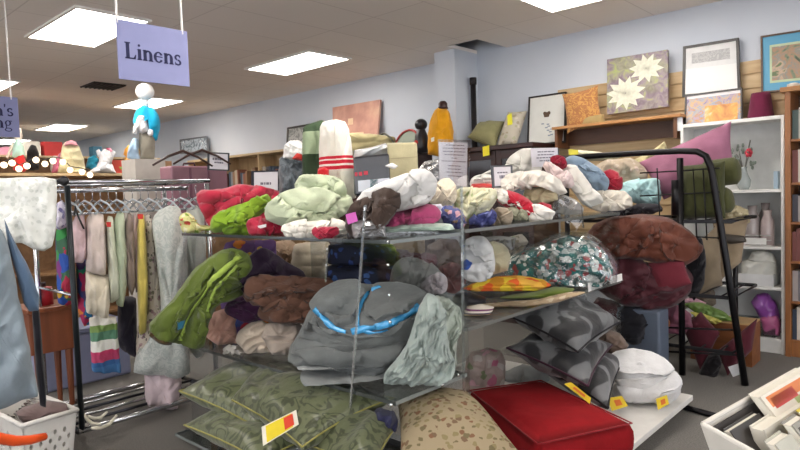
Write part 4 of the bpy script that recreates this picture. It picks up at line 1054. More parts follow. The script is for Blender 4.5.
wall(lambda a,z: bp(a,0,z), e2, 1).build('front_wall', m_bask, t)
wall(lambda a,z: bp(a,1,z), -e2, 1).build('rear_wall', m_bask, t)
wall(lambda a,z: bp(0,a,z), e1, 1).build('side_wall', m_bask, t)
wall(lambda a,z: bp(1,a,z), -e1, 1).build('side_wall', m_bask, t)
m = MB(); m.slab([bp(0,0,.001),bp(1,0,.001),bp(1,1,.001),bp(0,1,.001)],(0,0,.006)); m.build('bottom', m_bask, t)
m = MB(); m.tube([bp(0,0,.295),bp(.5,0,.297),bp(1,0,.295),bp(1,.5,.297),bp(1,1,.295),bp(.5,1,.297),bp(0,1,.295),bp(0,.5,.297)],.013,8,True); m.build('rim', m_bask, t, True)
r = random.Random(14)
hcols = ['#8f8078','#a09a98','#7a6a68','#5e5856','#b0a8a4','#6e5a56','#9a8c88','#8a8686']
for i in range(8):
    z = .215+i*.011; s = .18+.09*i
    m = MB(); A,Bq = bp(s*.6+.15,.12,z), bp(s*.6+.3,.88,z); q = (Bq-A); sd = V((q.y,-q.x,0)).normalized()
    m.tube([A,A+q*.25+sd*.05,A+q*.5+sd*.07,A+q*.75+sd*.05,Bq,A+q*.5-sd*.01],.006,6,True)
    tag(m.build('loose_hanger', plain(hcols[i],.35), None, True),'plastic hanger lying in the white laundry basket','hanger','hangers in the laundry basket')
lump('dark_cloth',[(16,413),(24,408),(50,402),(68,404),(70,409),(44,418),(22,421)],('Z',.235),.08,fab('#6b5a58'),'brownish cloth bundle under the hangers in the basket','cloth',fold=[(.01,14,20,.5)])
t = thing('orange_cart_handle','bright orange plastic handle of a cart at the lower left corner','handle',pt(20,445,('d',2.2)))
P = [pt(-40,428,('d',2.0)),pt(-8,437,('d',2.12)),pt(14,441,('d',2.2)),pt(30,440,('d',2.26)),pt(45,436.5,('d',2.32))]
MB().tube(P,[.022,.02,.019,.017,.014],10).build('grip', plain('#e2521d',.4), t, True)
P2 = [P[1],pt(-20,470,('d',2.1)),pt(-30,520,('d',2.1)),V((pt(-30,520,('d',2.1)).x,pt(-30,520,('d',2.1)).y,.001))]
MB().tube(P2,.016,8).build('stem', plain('#e2521d',.4), t, True)
# ================================================================= clear acrylic shelf units
m_acr = clear('#f4f5f5',.05,.02); m_acr2 = clear('#e4e7e7',.10,.03)
m_edge = plain('#3a3f3e',.15,.2,.8,.5); m_edge2 = plain('#7b8280',.15,.0,.7,.4)
m_strip = clear('#e6eae8',.16,.06,.2)
ax0,ax1,ay0,ay1 = 1.85,2.36,1.76,3.50; AM,AT = .572,1.257
t = thing('acrylic_shelf_unit','clear acrylic shelf unit in front, holding the grey ribbon tied towels','shelf unit',((ax0+ax1)/2,(ay0+ay1)/2,0))
B(ax0,ax1,ay0,ay1,AT-.012,AT-.0005).build('shelf', m_acr2, t)
B(ax0,ax1,ay0,ay1,AM-.014,AM-.0005).build('shelf', m_acr2, t)
B(1.74,2.38,ay0-.02,ay1,.03,.045).build('base_plate', m_acr2, t)
for z,h in ((AT,.016),(AM,.018)):
    B(ax0-.004,ax0,ay0-.004,ay1,z-h,z-.001).build('edge_trim', m_edge, t)
    B(ax0,ax1,ay0-.004,ay0,z-h,z-.001).build('edge_trim', m_edge2, t)
B(1.736,1.74,ay0-.02,ay1,.03,.046).build('edge_trim', m_edge2, t)
B(1.74,2.38,ay1,ay1+.004,.03,.046).build('edge_trim', m_edge2, t)
for x in (ax0+.03,ax1-.03):
    B(x-.02,x+.02,ay0+.02,ay0+.06,0,.03).build('foot', m_edge, t); B(x-.02,x+.02,ay1-.06,ay1-.02,0,.03).build('foot', m_edge, t)
B(ax0,ax1,ay1-.006,ay1-.001,.045,AT-.013).build('end_panel', m_acr, t)
def strip(u0,v0,u1,v1,at,w_,th):
    a,b_ = pt(u0,v0,at), pt(u1,v1,at); d = V((0,1,0)) if at[0]=='X' else V((1,0,0)); n_ = V((-1,0,0)) if at[0]=='X' else V((0,-1,0))
    return MB().slab([a-d*w_,a+d*w_,b_+d*w_,b_-d*w_], n_*th)
strip(366,205,347,462,('X',ax0-.012),.0045,.008).build('upright', m_strip, t)
strip(374,208,372,240,('X',ax0+.1),.005,.006).build('upright', m_strip, t)
strip(328,248,326,282,('X',ax0+.2),.004,.006).build('upright', m_strip, t)
# bright screw heads on the upright
for u,v in ((388,265),(389,295),(390,322),(388,242)):
    MB().ball(pt(u,v,('X',ax0-.002)),.007,8,5).build('screw', plain('#dfe3e4',.1,.9), t, True)
for u,v in ((391,405),(442,385),(458,375)):
    MB().ball(pt(u,v,('Y',ay0-.006)),.009,8,5).build('screw', plain('#dfe3e4',.1,.9), t, True)
# ---- unit B
gx0,gx1,gy0,gy1 = 2.39,4.22,1.77,2.95; GM,GT = .785,1.267
t = thing('acrylic_shelf_unit','clear acrylic shelf unit behind, holding the printed quilt bag and napkins','shelf unit',((gx0+gx1)/2,(gy0+gy1)/2,0))
B(gx0,gx1,gy0,gy1,GT-.012,GT-.0005).build('shelf', m_acr2, t)
B(gx0,gx1,gy0,gy1,GM-.014,GM-.0005).build('shelf', clear('#cfd4d2',.12,.05,.3), t)
for z in (GT,GM):
    B(gx0,gx1,gy0-.004,gy0,z-.018,z-.001).build('edge_trim', plain('#6a6c68',.2,0,.6,.3), t)
    B(gx0-.004,gx0,gy0,gy1,z-.018,z-.001).build('edge_trim', m_edge2, t)
B(2.45,4.08,1.25,2.9,.065,.10).build('base_board', plain('#d8d6d1',.4), t, False, .004)
B(2.5,4.03,1.35,2.85,0,.065).build('plinth', plain('#3a3938',.6), t)
for x in (gx0+.003,gx1-.009): B(x,x+.006,gy0,gy1,.101,GT-.013).build('end_panel', m_acr, t)
strip(461,186,464,462,('Y',gy0-.014),.006,.008).build('upright', m_strip, t)
strip(581,205,583,228,('Y',gy0-.01),.006,.006).build('upright', m_strip, t)
strip(586,285,585,330,('Y',gy0-.01),.006,.006).build('upright', m_strip, t)
# price tickets clipped on the middle shelf edge
card('shelf_ticket',[pt(588,283,('Y',gy0-.008)),pt(602,279,('Y',gy0-.008)),pt(602.5,287,('Y',gy0-.008)),pt(588.5,292,('Y',gy0-.008))],.002,plain('#f0eeea',.6),None,'white price ticket on the shelf edge under the quilt bag, left one','ticket')
card('shelf_ticket',[pt(609.5,277,('Y',gy0-.008)),pt(622,273.5,('Y',gy0-.008)),pt(622.5,280.5,('Y',gy0-.008)),pt(610,284.5,('Y',gy0-.008))],.002,plain('#f0eeea',.6),None,'white price ticket on the shelf edge under the quilt bag, right one','ticket')
# ================================================================= linens on the top shelves
CR = [(.026,8,35,.5),(.026,8,50,1.4,'s'),(.012,20,-30,.6)]
CS = [(.014,14,35,.5),(.014,15,60,1.2,'s'),(.006,30,-25,.6)]
_ply = [100]
def LA(name, pts, x, T, mat, label, cat='towel', z0=AT+.001, **k):
    _ply[0] += 1; k.setdefault('fold',CR); k.setdefault('ply',_ply[0] if cat in ('cloth','towel','shirt','blouse','trousers','sleeve','scarf','linen','napkin','sheet','pouch') else None); return lump(name, pts, ('X',x), T, mat, label, cat, z0=z0, **k)
def LB(name, pts, y, T, mat, label, cat='cloth', z0=GT+.001, **k):
    _ply[0] += 1; k.setdefault('fold',CR); k.setdefault('ply',_ply[0] if cat in ('cloth','towel','shirt','blouse','trousers','sleeve','scarf','linen','napkin','pouch','cover') and 'clear' not in mat.name else None); return lump(name, pts, ('Y',y), T, mat, label, cat, z0=z0, **k)
fl = LA('fleece_blanket',[(195,194),(201,190),(222,189),(240,184),(258,186),(285,192),(284,203),(270,216),(262,230),(240,234),(212,234),(206,222),(199,208)],2.22,.14,fab('#b83047',sheen=.3),'crumpled raspberry red fleece at the left end of the top shelf','fleece')
lt = LA('lime_towel',[(211,219),(220,211),(243,205),(258,197),(266,194),(272,199),(271,206),(258,217),(250,224),(258,231),(244,235),(216,235),(210,229)],2.04,.11,fab('#86a830',wv=.8),'lime green towel lying in front of the red fleece',fold=[(.02,9,40,.35),(.03,13,38,1.2,'s'),(.01,26,40,.4)],ply=None)
LA('print_scarf',[(181,217),(186,214),(194,220),(202,226),(214,226),(215,234),(198,235),(186,233)],1.97,.06,floral('#d2cf8e',['#c9584a','#8fae4a','#e2dfb8','#c98a4a'],26,.8),'small yellow printed cloth at the shelf end, left of the lime towel','cloth',fold=CS)
LA('red_purse',[(248,223),(256,218),(270,219),(286,222),(290,228),(286,234),(270,236),(252,235)],1.99,.09,fab('#a8203a',.5),'shiny dark red cloth pouch in front of the pale green towels','pouch',fold=CS)
card('pouch_tag',[pt(257,226,('X',1.885)),pt(266,224,('X',1.885)),pt(266,227,('X',1.885)),pt(258,229,('X',1.885))],.002,plain('#e2dede',.4),None,'small white tag on the dark red pouch')
pg = fab('#b9c3a6',wv=.8); 
pgt = LA('pale_green_towel',[(264,210),(280,196),(298,190),(322,188),(350,196),(354,206),(342,216),(332,224),(322,234),(300,235),(284,228),(266,219)],2.10,.17,pg,'spread pale sage green towel heaped on the top shelf',fold=[(.03,6,25,.5),(.04,7,-20,1.5,'s'),(.012,18,-20,.5)],ply=None)
rt = LA('rolled_towel',[(296,196),(295,184),(299,176),(308,174),(334,176),(344,182),(347,192),(340,201),(318,202),(302,201)],2.16,.12,fab('#b5bfa2',wv=.8),'rolled pale sage green towel lying on the spread green one',z0=None,fold=[(.016,9,0,.6),(.03,9,8,.8,'s'),(.008,24,10,.5)],ply=None)
LA('white_cloth',[(282,228),(300,222),(326,220),(344,224),(346,231),(336,235),(300,236),(286,234)],1.95,.07,fab('#d9d6cc'),'off white folded cloth hanging at the shelf front below the sage towel','cloth',layers=3,lay=.008)
LA('red_cloth',[(314,231),(320,227),(334,227),(336,232),(332,236),(318,236)],1.90,.035,fab('#a52840'),'small red cloth tucked under the off white cloth','cloth',fold=CS)
card('price_sticker',[pt(345.5,214.5,('X',1.843)),pt(355,212,('X',1.843)),pt(357.5,221,('X',1.843)),pt(348,224.5,('X',1.843))],.003,plain('#d060b8',.5),None,'magenta square price sticker beside the dark brown cloth','sticker')
bt = LA('brown_towel',[(345,226),(347,212),(354,202),(370,197),(384,190),(394,190),(399,198),(396,212),(388,224),(374,234),(352,235)],2.02,.13,fab('#43362f',wv=.8),'dark brown towel folded at the shelf corner behind the acrylic upright',fold=[(.02,9,60,.45),(.035,10,65,1.0,'s'),(.01,24,30,.5)],ply=None)
LA('clear_packet',[(352,228),(352,222),(366,219),(384,222),(386,232),(378,236),(354,236)],1.92,.05,clear('#d8d6d6',.12,.12,.5),'small clear plastic packet in front of the dark brown towel','packet',fold=CS)
# upright goods at the back of the top shelf
LA('quilt_package',[(280,198),(279,160),(286,156),(302,154),(309,160),(309,198)],2.5,.11,damask('#5e666c','#4c5258',10,.3,.5,1.0),'grey quilt package standing upright behind the red fleece','package',fold=CS,p=4)
LA('white_pad',[(283,159),(284,146),(290,141),(300,141),(306,148),(307,158),(295,161)],2.5,.11,fab('#e6e6e2'),'round white pad lying on top of the grey quilt package','pad',z0=None,fold=CS)
LA('red_bow',[(292,159),(297,153),(304,155),(309,158),(303,161)],2.38,.04,fab('#c23b34'),'small red bow under the round white pad','bow',z0=None,fold=None)
kb = bands([(0,'#33422f'),(.17,'#35452f'),(.20,'#93a284'),(.335,'#3c4d38'),(.6,'#3c4d38')],.6)
LA('knit_throw',[(303,188),(302,150),(303,128),(307,125),(322,120),(328,123),(329,160),(328,188)],2.42,.12,kb,'green and pale green banded knit throw hanging over a stack','throw',z0=None,p=6,tight=.06,wob=.012,fold=[(.014,8,85,.4),(.016,12,88,.5,'s')])
wt = bands([(0,'#e2ddd2'),(.175,'#e2ddd2'),(.181,'#c4283a'),(.20,'#e2ddd2'),(.212,'#c4283a'),(.231,'#e2ddd2'),(.242,'#c4283a'),(.255,'#e2ddd2'),(1,'#e2ddd2')],1.0)
sht = LA('striped_hand_towel',[(320,198),(319,150),(320,128),(323,122),(336,119.5),(345,122),(349,130),(352,160),(356,198),(340,202)],2.36,.13,wt,'tall cream towel with three red stripes standing on the top shelf','towel',z0=None,p=6,tight=.06,wob=.012,fold=[(.016,8,82,.4),(.02,9,84,.5,'s')],ply=None)
LA('red_towel',[(317,178),(318,169),(324,167),(329,170),(329,179),(322,181)],2.22,.05,fab('#c0262e'),'small bright red cloth wedged beside the cream striped towel','cloth',z0=None,fold=CS,tight=.05,p=5,ply=None)
# black bedding packages
def pack(name, label, c4, depth, mat, extras, cat='package'):
    q = [V(x) for x in c4]; n_ = (q[1]-q[0]).cross(q[3]-q[0]).normalized(); n_ = n_ if n_.dot(CAM-q[0])>0 else -n_
    t = thing(name, label, cat, (q[2]+q[3])/2)
    MB().slab(q, -n_*depth).build('body', mat, t, False, .012)
    for nm,(a,b_,c_,d),mt in extras: MB().slab([p+n_*.0015 for p in sub4(q,a,b_,c_,d)], -n_*.001).build(nm, mt, t)
    return t
m_pb = plain('#20232a',.25,0,.7,.3)
pack('bedding_package','black wrapped bedding package with white and teal label behind the brown towel',[pt(353,157,('d',3.25)),pt(389,153,('d',3.25)),pt(391,193,('d',3.25)),pt(354,196,('d',3.25))],.10,m_pb,
  [('label',(.12,.98,.62,.90),plain('#c9cfd8',.5)),('teal_logo',(.45,.66,.62,.90),plain('#2b7f86',.5)),('red_lettering',(.04,.11,.40,.50),plain('#b0283a',.5)),('red_lettering',(.15,.24,.40,.50),plain('#b0283a',.5)),('red_lettering',(.28,.40,.39,.49),plain('#b0283a',.5))])
LA('silver_wrap',[(353,160),(354,151),(370,148),(386,144),(391,150),(391,158),(372,160)],2.56,.16,plain('#c3c6c8',.22,.15,.8),'shiny silver plastic wrapped linen on the black bedding package','package',z0=None,fold=[(.02,12,10,.5),(.01,26,20,.5)])
pack('linen_box','tall beige linen box beside the black bedding package',[pt(387,143,('d',3.4)),pt(417,142,('d',3.4)),pt(419,186,('d',3.4)),pt(389,190,('d',3.4))],.2,fab('#b9b08c'),[('fold_line',(.02,.98,.33,.345),plain('#9f9676',.7)),('lid_flap',(.0,.5,.0,.03),plain('#cbc3a2',.7))],'box')
LA('plastic_packet',[(385,166),(392,163),(398,166),(394,169)],2.3,.03,plain('#e2e2de',.3),'white plastic flap sticking out of the black package','packet',z0=None,fold=None)
m_rw = fab('#d4d3d0',wv=.6)
wr = LA('white_towel_roll',[(354,206),(362,192),(382,182),(404,174),(424,171),(434,177),(436,192),(428,203),(410,209),(384,214),(362,214)],2.16,.13,m_rw,'big white rolled towel lying slanted behind the dark brown towel','towel',z0=None,fold=[(.014,9,20,.5),(.022,10,22,.8,'s'),(.008,24,25,.5)],ply=None)
LB('clear_bag',[(416,172),(424,162),(438,159),(444,168),(442,186),(430,188),(418,182)],2.5,.10,clear('#d5d8da',.2,.12,.4),'clear plastic bag of linen behind the white rolled towel','bag',z0=None,fold=CS)
LB('magenta_towel',[(383,224),(390,218),(404,210),(420,207),(434,208),(439,214),(434,221),(414,223),(394,226)],1.98,.09,fab('#b04872',wv=.7),'magenta pink towel folded flat at the shelf corner','towel',z0=None,layers=2,lay=.01)
LB('folded_sheet',[(374,228),(392,225),(420,222),(450,224),(455,229),(450,234),(420,237),(384,238)],1.93,.11,fab('#a9bcae'),'pale green folded sheets at the bottom of the corner pile','sheet',layers=3,lay=.008,fold=CS)
LB('lavender_sheet',[(385,214),(392,206),(412,206),(440,204),(446,212),(440,217),(420,212),(396,218)],2.08,.10,fab('#c2bfca'),'pale lavender sheet between the white roll and the magenta towel','sheet',z0=None,fold=CS)
LB('cream_napkins',[(430,203),(432,191),(440,183),(447,180),(453,186),(454,198),(449,205),(438,206)],2.12,.10,fab('#d6cbb6'),'cream folded napkins in front of the notice holder','napkin',fold=CS,z0=None)
LB('lace_doily',[(456,214),(457,192),(466,188),(480,188),(492,188),(496,195),(490,206),(484,214),(474,218),(464,218)],2.0,.08,floral('#cfcdb0',['#a9b48a','#e4e2cc','#c0b894'],30,.8),'cream and green printed lace cloth hanging over the shelf corner','cloth',fold=[(.022,14,50,.5),(.022,16,50,1.2,'s'),(.01,30,20,.5)])
LB('blue_scarf',[(440,214),(446,208),(458,212),(464,220),(462,226),(446,227)],1.93,.06,floral('#545a88',['#c9a0a8','#7a86c4','#8f7a5a'],24,.8),'blue and pink printed scarf left of the lace cloth','scarf',fold=CS)
LB('blue_scarf',[(470,222),(478,214),(488,211),(494,214),(492,221),(482,226)],1.92,.06,floral('#474c80',['#6a70a0','#34375f'],24,.8),'deep blue scarf under the right side of the lace cloth','scarf',fold=CS)
LB('beige_roll',[(490,222),(491,212),(498,207),(507,208),(511,215),(508,223),(498,225)],1.92,.07,fab('#9a8c78'),'small rolled beige towel end facing out beside the deep blue scarf','towel',fold=[(.012,18,0,1)])
LB('green_cushion_cover',[(500,222),(506,212),(516,208),(526,212),(526,222),(512,225)],2.0,.07,fab('#8f8f7a'),'grey green folded cover right of the beige roll','cover',fold=CS)
LB('red_box',[(470,190),(472,184),(484,183),(500,185),(502,190),(488,193)],2.35,.09,plain('#b5302c',.4),'flat red box under the white paper stack','box',z0=None,fold=None)
LB('red_shirt',[(494,196),(504,192),(518,196),(530,204),(534,212),(528,215),(514,212),(500,204)],2.02,.10,fab('#b01f33'),'bright red shirt spilling between the white garments','shirt',fold=CS,z0=None)
LB('red_socks',[(533,212),(534,205),(542,202),(551,205),(553,213),(546,218),(537,217)],1.92,.07,fab('#a01c30'),'rolled dark red socks at the front edge of the top shelf','socks',fold=CS)
LB('white_blouse',[(490,196),(498,186),(506,177),(522,172),(540,170),(552,174),(562,182),(566,192),(560,195),(546,188),(526,187),(506,190),(500,198)],2.12,.14,fab('#dcd7cc'),'cream white blouse arched over the beige packet','blouse',fold=CR,z0=None)
LB('white_shirt',[(500,190),(512,196),(526,204),(540,204),(556,212),(552,220),(534,222),(524,214),(508,204),(498,198)],1.96,.08,fab('#dedad2'),'white shirt sleeve hanging down past the red shirt','shirt',fold=CS,z0=None)
LB('white_lace_stack',[(472,186),(474,179),(484,176),(496,178),(496,186),(484,187)],2.4,.10,fab('#dcdcd6'),'stack of white lace linen left of the small framed sign','linen',z0=None,layers=3,lay=.01,fold=None)
LB('white_linen_heap',[(480,176),(490,170),(504,166),(510,158),(522,150),(534,150),(541,160),(540,172),(520,176),(500,178)],2.55,.15,fab('#dad8d0'),'heap of white linen behind the small framed sign','linen',z0=None,fold=CR)
LB('beige_packet',[(524,201),(524,190),(540,187),(556,188),(558,200),(540,204)],2.05,.06,fab('#b9ad8c'),'beige folded packet under the white blouse','packet',z0=None,p=5,fold=CS)
LB('plastic_cover',[(552,212),(554,200),(562,194),(576,200),(584,208),(582,214),(566,216)],1.95,.08,clear('#c9ccca',.2,.12,.5),'clear plastic covered linen hanging over the shelf edge','cover',fold=CR)
LB('pink_white_shirt',[(544,164),(550,162),(560,168),(570,176),(572,186),(562,184),(552,176)],2.05,.08,fab('#ddc9c6'),'pinkish white shirt sleeve pointing up beside the red cuff','shirt',z0=None,fold=CS)
wtr = LB('white_trousers',[(563,170),(568,165),(576,165),(582,174),(590,186),(600,194),(604,202),(592,207),(582,204),(572,190)],1.98,.11,fab('#e0ddd4'),'white trousers sliding down in the middle of the right pile','trousers',z0=None,fold=[(.018,9,60,.4),(.02,14,-50,.8,'s')],ply=None)
LB('denim_shirt',[(565,160),(572,157),(582,160),(598,170),(608,180),(606,190),(596,191),(584,178),(572,170)],2.10,.11,fab('#8195a8'),'light blue denim shirt lying across the right pile','shirt',z0=None,fold=CR)
LB('red_cuff',[(552,166),(552,159),(557,157),(563,159),(565,166),(558,169)],2.10,.06,fab('#8f1f33'),'dark red sleeve end at the top of the pile','sleeve',z0=None,fold=CS)
LB('red_shirt',[(600,180),(603,172),(610,169),(618,172),(621,180),(620,188),(610,192),(602,188)],2.0,.10,fab('#9c2234'),'crumpled dark red shirt beside the light blue towel','shirt',z0=None,fold=CR)
LB('bath_towel',[(586,204),(592,194),(606,190),(624,191),(632,198),(632,206),(618,209),(598,210)],1.94,.10,fab('#d9d2c4'),'cream folded bath towel under the dark red shirt','towel',fold=CS,layers=2,lay=.012)
LB('pale_blue_towel',[(621,192),(622,184),(636,180),(656,178),(660,182),(661,198),(657,206),(646,204),(632,200)],1.96,.12,fab('#a9cdd0',wv=.8),'pale aqua towel folded at the right end of the top shelf','towel',z0=None,fold=CR,layers=1)
LB('dark_clothes',[(600,214),(618,208),(640,205),(660,206),(662,211),(640,213),(618,218)],1.98,.12,fab('#26242a'),'black folded cloth under the cream towel at the right end','cloth',z0=None,fold=CS)
# notices standing on the top shelves
t,q,n = card_sign('tall white printed notice standing in a clear holder above the napkins',[(438.5,140.5),(469,141.5),(468,188),(440,186)],None,[(.08,.10,.25,.85),(.15,.17,.15,.9),(.22,.24,.15,.9),(.29,.31,.2,.85),(.36,.38,.42,.6),(.43,.45,.1,.92),(.53,.55,.3,.75),(.60,.62,.3,.75),(.67,.69,.25,.8),(.75,.77,.3,.75)],('Y',2.3))
MB().slab([p+n*.002 for p in sub4(q,-.03,1.03,-.03,1.05)], n*.003).build('clear_holder', clear('#ffffff',.05,.02), t)
card_sign('white printed notice leaning on the white linen heap',[(530,147.5),(559,147),(559,166),(532,168)],None,[(.2,.25,.25,.85),(.35,.4,.25,.8),(.5,.55,.2,.85),(.65,.7,.3,.7)],('Y',2.3))
card_sign('small grey framed notice between the white linen heaps',[(492,165.5),(512.5,165),(513,186.5),(493.5,188)],plain('#55585f',.4),[(.3,.36,.25,.75),(.45,.6,.35,.6)],('Y',2.2))

flap(fl,[(199,197),(208,193),(226,194),(240,197),(236,210),(228,222),(214,228),(206,216)],.02)
flap(fl,[(240,188),(260,188),(279,194),(272,203),(256,207),(242,202)],.018)
flap(lt,[(214,220),(226,212),(246,206),(260,198),(267,201),(254,213),(238,221),(222,224)],.02)
flap(lt,[(222,229),(236,224),(250,219),(254,223),(246,231),(230,233)],.018)
flap(pgt,[(268,209),(282,197),(300,192),(322,192),(338,199),(328,211),(310,217),(292,215),(278,215)],.024)
flap(pgt,[(286,220),(300,214),(322,214),(336,210),(338,218),(326,228),(306,232),(292,228)],.02)
flap(rt,[(300,194),(299,184),(304,178),(326,178),(336,182),(330,190),(314,193)],.018)
flap(rt,[(330,180),(340,182),(344,192),(338,200),(326,201),(330,192)],.018)
flap(bt,[(374,197),(385,192),(395,194),(396,204),(388,214),(380,222),(374,226),(376,210)],.022)
flap(bt,[(350,214),(356,204),(368,200),(372,206),(366,218),(354,222)],.016)
flap(wr,[(408,175),(424,173),(433,180),(432,192),(424,200),(412,203),(417,192),(416,182)],.02)
flap(wr,[(358,204),(372,193),(392,184),(406,180),(408,190),(392,200),(372,208)],.014)
flap(wtr,[(566,172),(575,168),(584,180),(592,192),(584,196),(574,188)],.018)
flap(sht,[(334,122),(344,124),(348,136),(351,165),(353,196),(344,199),(338,170),(335,140)],.014)
# ================================================================= linens on the middle shelves
def MA(name, pts, x, T, mat, label, cat='towel', z0=AM+.001, **k):
    _ply[0] += 1; k.setdefault('ply',_ply[0] if cat in ('cloth','pillowcase','tablecloth','blanket') else None); k.setdefault('fold',CR); return lump(name, pts, ('X',x), T, mat, label, cat, z0=z0, **k)
def MBs(name, pts, y, T, mat, label, cat='cloth', z0=GM+.001, **k):
    _ply[0] += 1; k.setdefault('ply',_ply[0] if cat in ('cloth','pillowcase','tablecloth','blanket') else None); k.setdefault('fold',CR); return lump(name, pts, ('Y',y), T, mat, label, cat, z0=z0, **k)
# green towel jacket hanging over the left end
gt = lump('green_towel',[(150,336),(149,324),(158,315),(170,303),(182,286),(196,268),(208,258),(222,251),(238,249),(250,254),(251,262),(246,272),(238,284),(244,293),(236,298),(224,300),(216,306),(209,322),(205,344),(196,349),(182,345),(166,341)],('d',3.42),.15,fab('#566529',wv=.9),'olive green towelling robe hanging over the left end of the middle shelf','robe',
  fold=[(.03,8,58,.35),(.04,10,55,.9,'s'),(.016,20,60,.4)],N=130,K=24,wob=.025,p=2.4)
flap(gt,[(153,334),(161,319),(176,304),(190,286),(204,268),(216,259),(207,277),(193,298),(180,322),(170,342),(160,341)],.02,70)
flap(gt,[(220,257),(236,252),(247,257),(248,266),(241,274),(230,281),(220,290),(213,302),(206,318),(202,312),(208,292),(216,274)],.026,70)
flap(gt,[(216,284),(228,276),(238,279),(241,288),(230,294),(220,297),(212,304),(209,296)],.022)
flap(gt,[(180,340),(188,322),(198,308),(206,316),(203,340),(194,346)],.02)
band_on(gt,[(181,341),(184,325),(192,310),(203,294),(214,279),(228,266),(240,257)],.030,'light_trim',fab('#96ad4c'),.006)
band_on(gt,[(208,312),(212,296),(220,284),(230,274),(238,266)],.016,'light_trim',fab('#839a42'),.005)
band_on(gt,[(151,334),(160,341),(170,343)],.022,'dark_hem',fab('#4a3a22'),.004)
patch_on(gt,[(178,322),(184,320),(184,327),(178,329)],'blue_label',plain('#3f86b0',.5))
MA('plum_blanket',[(232,300),(236,284),(244,264),(252,254),(262,248),(274,255),(290,266),(304,274),(308,290),(296,304),(276,312),(252,318),(240,314)],2.28,.14,fab('#2f2034'),'dark plum blanket stuffed behind the olive green robe','blanket',z0=None)
MA('plum_blanket',[(226,308),(236,296),(250,294),(262,300),(262,314),(248,320),(232,316)],2.06,.08,fab('#4a2a48'),'purple plum cloth fold showing under the green robe sleeve','cloth',z0=None)
br2 = MA('brown_blanket',[(242,296),(246,286),(256,279),(272,277),(292,278),(312,281),(328,278),(340,282),(338,300),(326,314),(312,322),(290,322),(270,322),(258,316),(262,304),(250,302)],2.1,.14,fab('#5f4336'),'brown fleece blanket rolled over at the middle of the shelf','blanket',z0=None,fold=[(.02,8,15,.5),(.04,8,12,1.2,'s'),(.01,22,10,.5)])
MA('pink_towel',[(201,322),(208,315),(220,310),(233,307),(238,314),(235,324),(238,338),(243,350),(230,351),(218,345),(206,336)],1.98,.09,fab('#cfa392'),'salmon pink towel drooping beside the green robe',fold=CS)
cw = fab('#c3b5a4')
MA('cream_bath_mat',[(236,341),(238,332),(248,324),(262,321),(274,327),(280,340),(278,352),(262,356),(246,352)],1.99,.09,cw,'cream loopy bath mat rolled up beside the pink towel','bath mat',fold=[(.02,16,20,.6),(.02,16,-10,1.6,'s')])
MA('cream_bath_mat',[(262,336),(266,324),(280,320),(298,322),(306,332),(302,346),(290,356),(272,356)],2.06,.10,fab('#a99c90'),'taupe cream rolled mat between the rolled cream mat and the grey towels','bath mat',fold=[(.02,14,20,.6),(.02,14,-30,1.4,'s')])
MA('white_washcloth',[(224,352),(232,346),(246,349),(252,354),(240,358)],1.93,.05,fab('#cfc9c0'),'small white washcloth lying flat below the pink towel','cloth',fold=CS)
flap(br2,[(247,293),(249,284),(258,280),(290,281),(320,283),(334,285),(318,292),(290,293),(268,295),(256,299)],.03,70)
flap(br2,[(263,308),(280,299),(302,301),(318,306),(308,318),(290,320),(274,319)],.02)
# grey ribbon tied towels
bg = MA('grey_towel',[(289,358),(291,346),(300,332),(307,316),(314,304),(322,292),(334,286),(352,282),(372,284),(396,285),(416,288),(427,293),(428,304),(419,322),(413,336),(409,350),(398,362),(378,371),(350,370),(322,366),(302,362)],2.14,.24,fab('#6a6e6d',wv=.8),'large folded dark grey towel tied with a bright blue ribbon',z0=None,
   fold=[(.035,5,20,.5),(.05,4.2,30,1.6,'s'),(.014,14,-20,.5)],N=140,K=26,p=2.5,wob=.02)
flap(bg,[(293,354),(301,334),(315,318),(334,331),(360,335),(392,329),(414,315),(411,332),(407,346),(394,358),(370,366),(340,365),(310,361)],.026,90)
flap(bg,[(314,307),(324,294),(340,286),(356,285),(362,294),(358,308),(353,323),(340,326),(326,318)],.03,70)
flap(bg,[(374,288),(396,287),(416,291),(423,298),(412,306),(396,314),(378,320),(366,318),(366,302)],.026,70)
m_rib = plain('#4aa5dc',.22,.1,.8,.4,.15,30)
band_on(bg,[(315,309),(324,319),(334,328),(346,333)],.030,'blue_ribbon',m_rib)
band_on(bg,[(380,287),(370,291),(363,300),(359,312),(358,326)],.018,'blue_ribbon',m_rib)
band_on(bg,[(352,332),(362,329),(374,327),(387,324),(400,319),(411,312),(419,306)],.034,'blue_ribbon',m_rib)
band_on(bg,[(362,330),(374,333),(388,329)],.018,'blue_ribbon',m_rib)
gf = fab('#979c9c',wv=.8)
MA('grey_folded_towel',[(297,365),(302,361),(330,368),(360,373),(386,370),(389,380),(386,384),(360,385),(330,380),(304,374)],2.02,.14,gf,'upper folded grey towel under the ribbon tied one',z0=AM+.055,fold=[(.006,20,8,.3)],p=4,layers=2,lay=.014,lang=8)
MA('grey_folded_towel',[(301,374),(330,380),(360,385),(386,383),(390,390),(384,396),(360,396),(330,390),(304,382)],1.99,.14,gf,'lowest folded grey towel lying on the middle shelf',fold=[(.006,20,8,.3)],p=4,layers=2,lay=.014,lang=8)
mint = fab('#a0aca6',wv=.9)
PU = [(.034,21,60,1.1,'s'),(.02,42,62,1.2,'s'),(.024,9,50,.5)]
MBs('puckered_coverlet',[(384,396),(384,374),(394,362),(406,346),(413,326),(419,306),(428,293),(438,298),(446,312),(447,334),(450,350),(456,362),(453,376),(436,386),(410,393)],1.815,.10,mint,'puckered grey green coverlet bunched at the shelf corner','coverlet',z0=AM+.001,fold=PU,N=130,K=24)
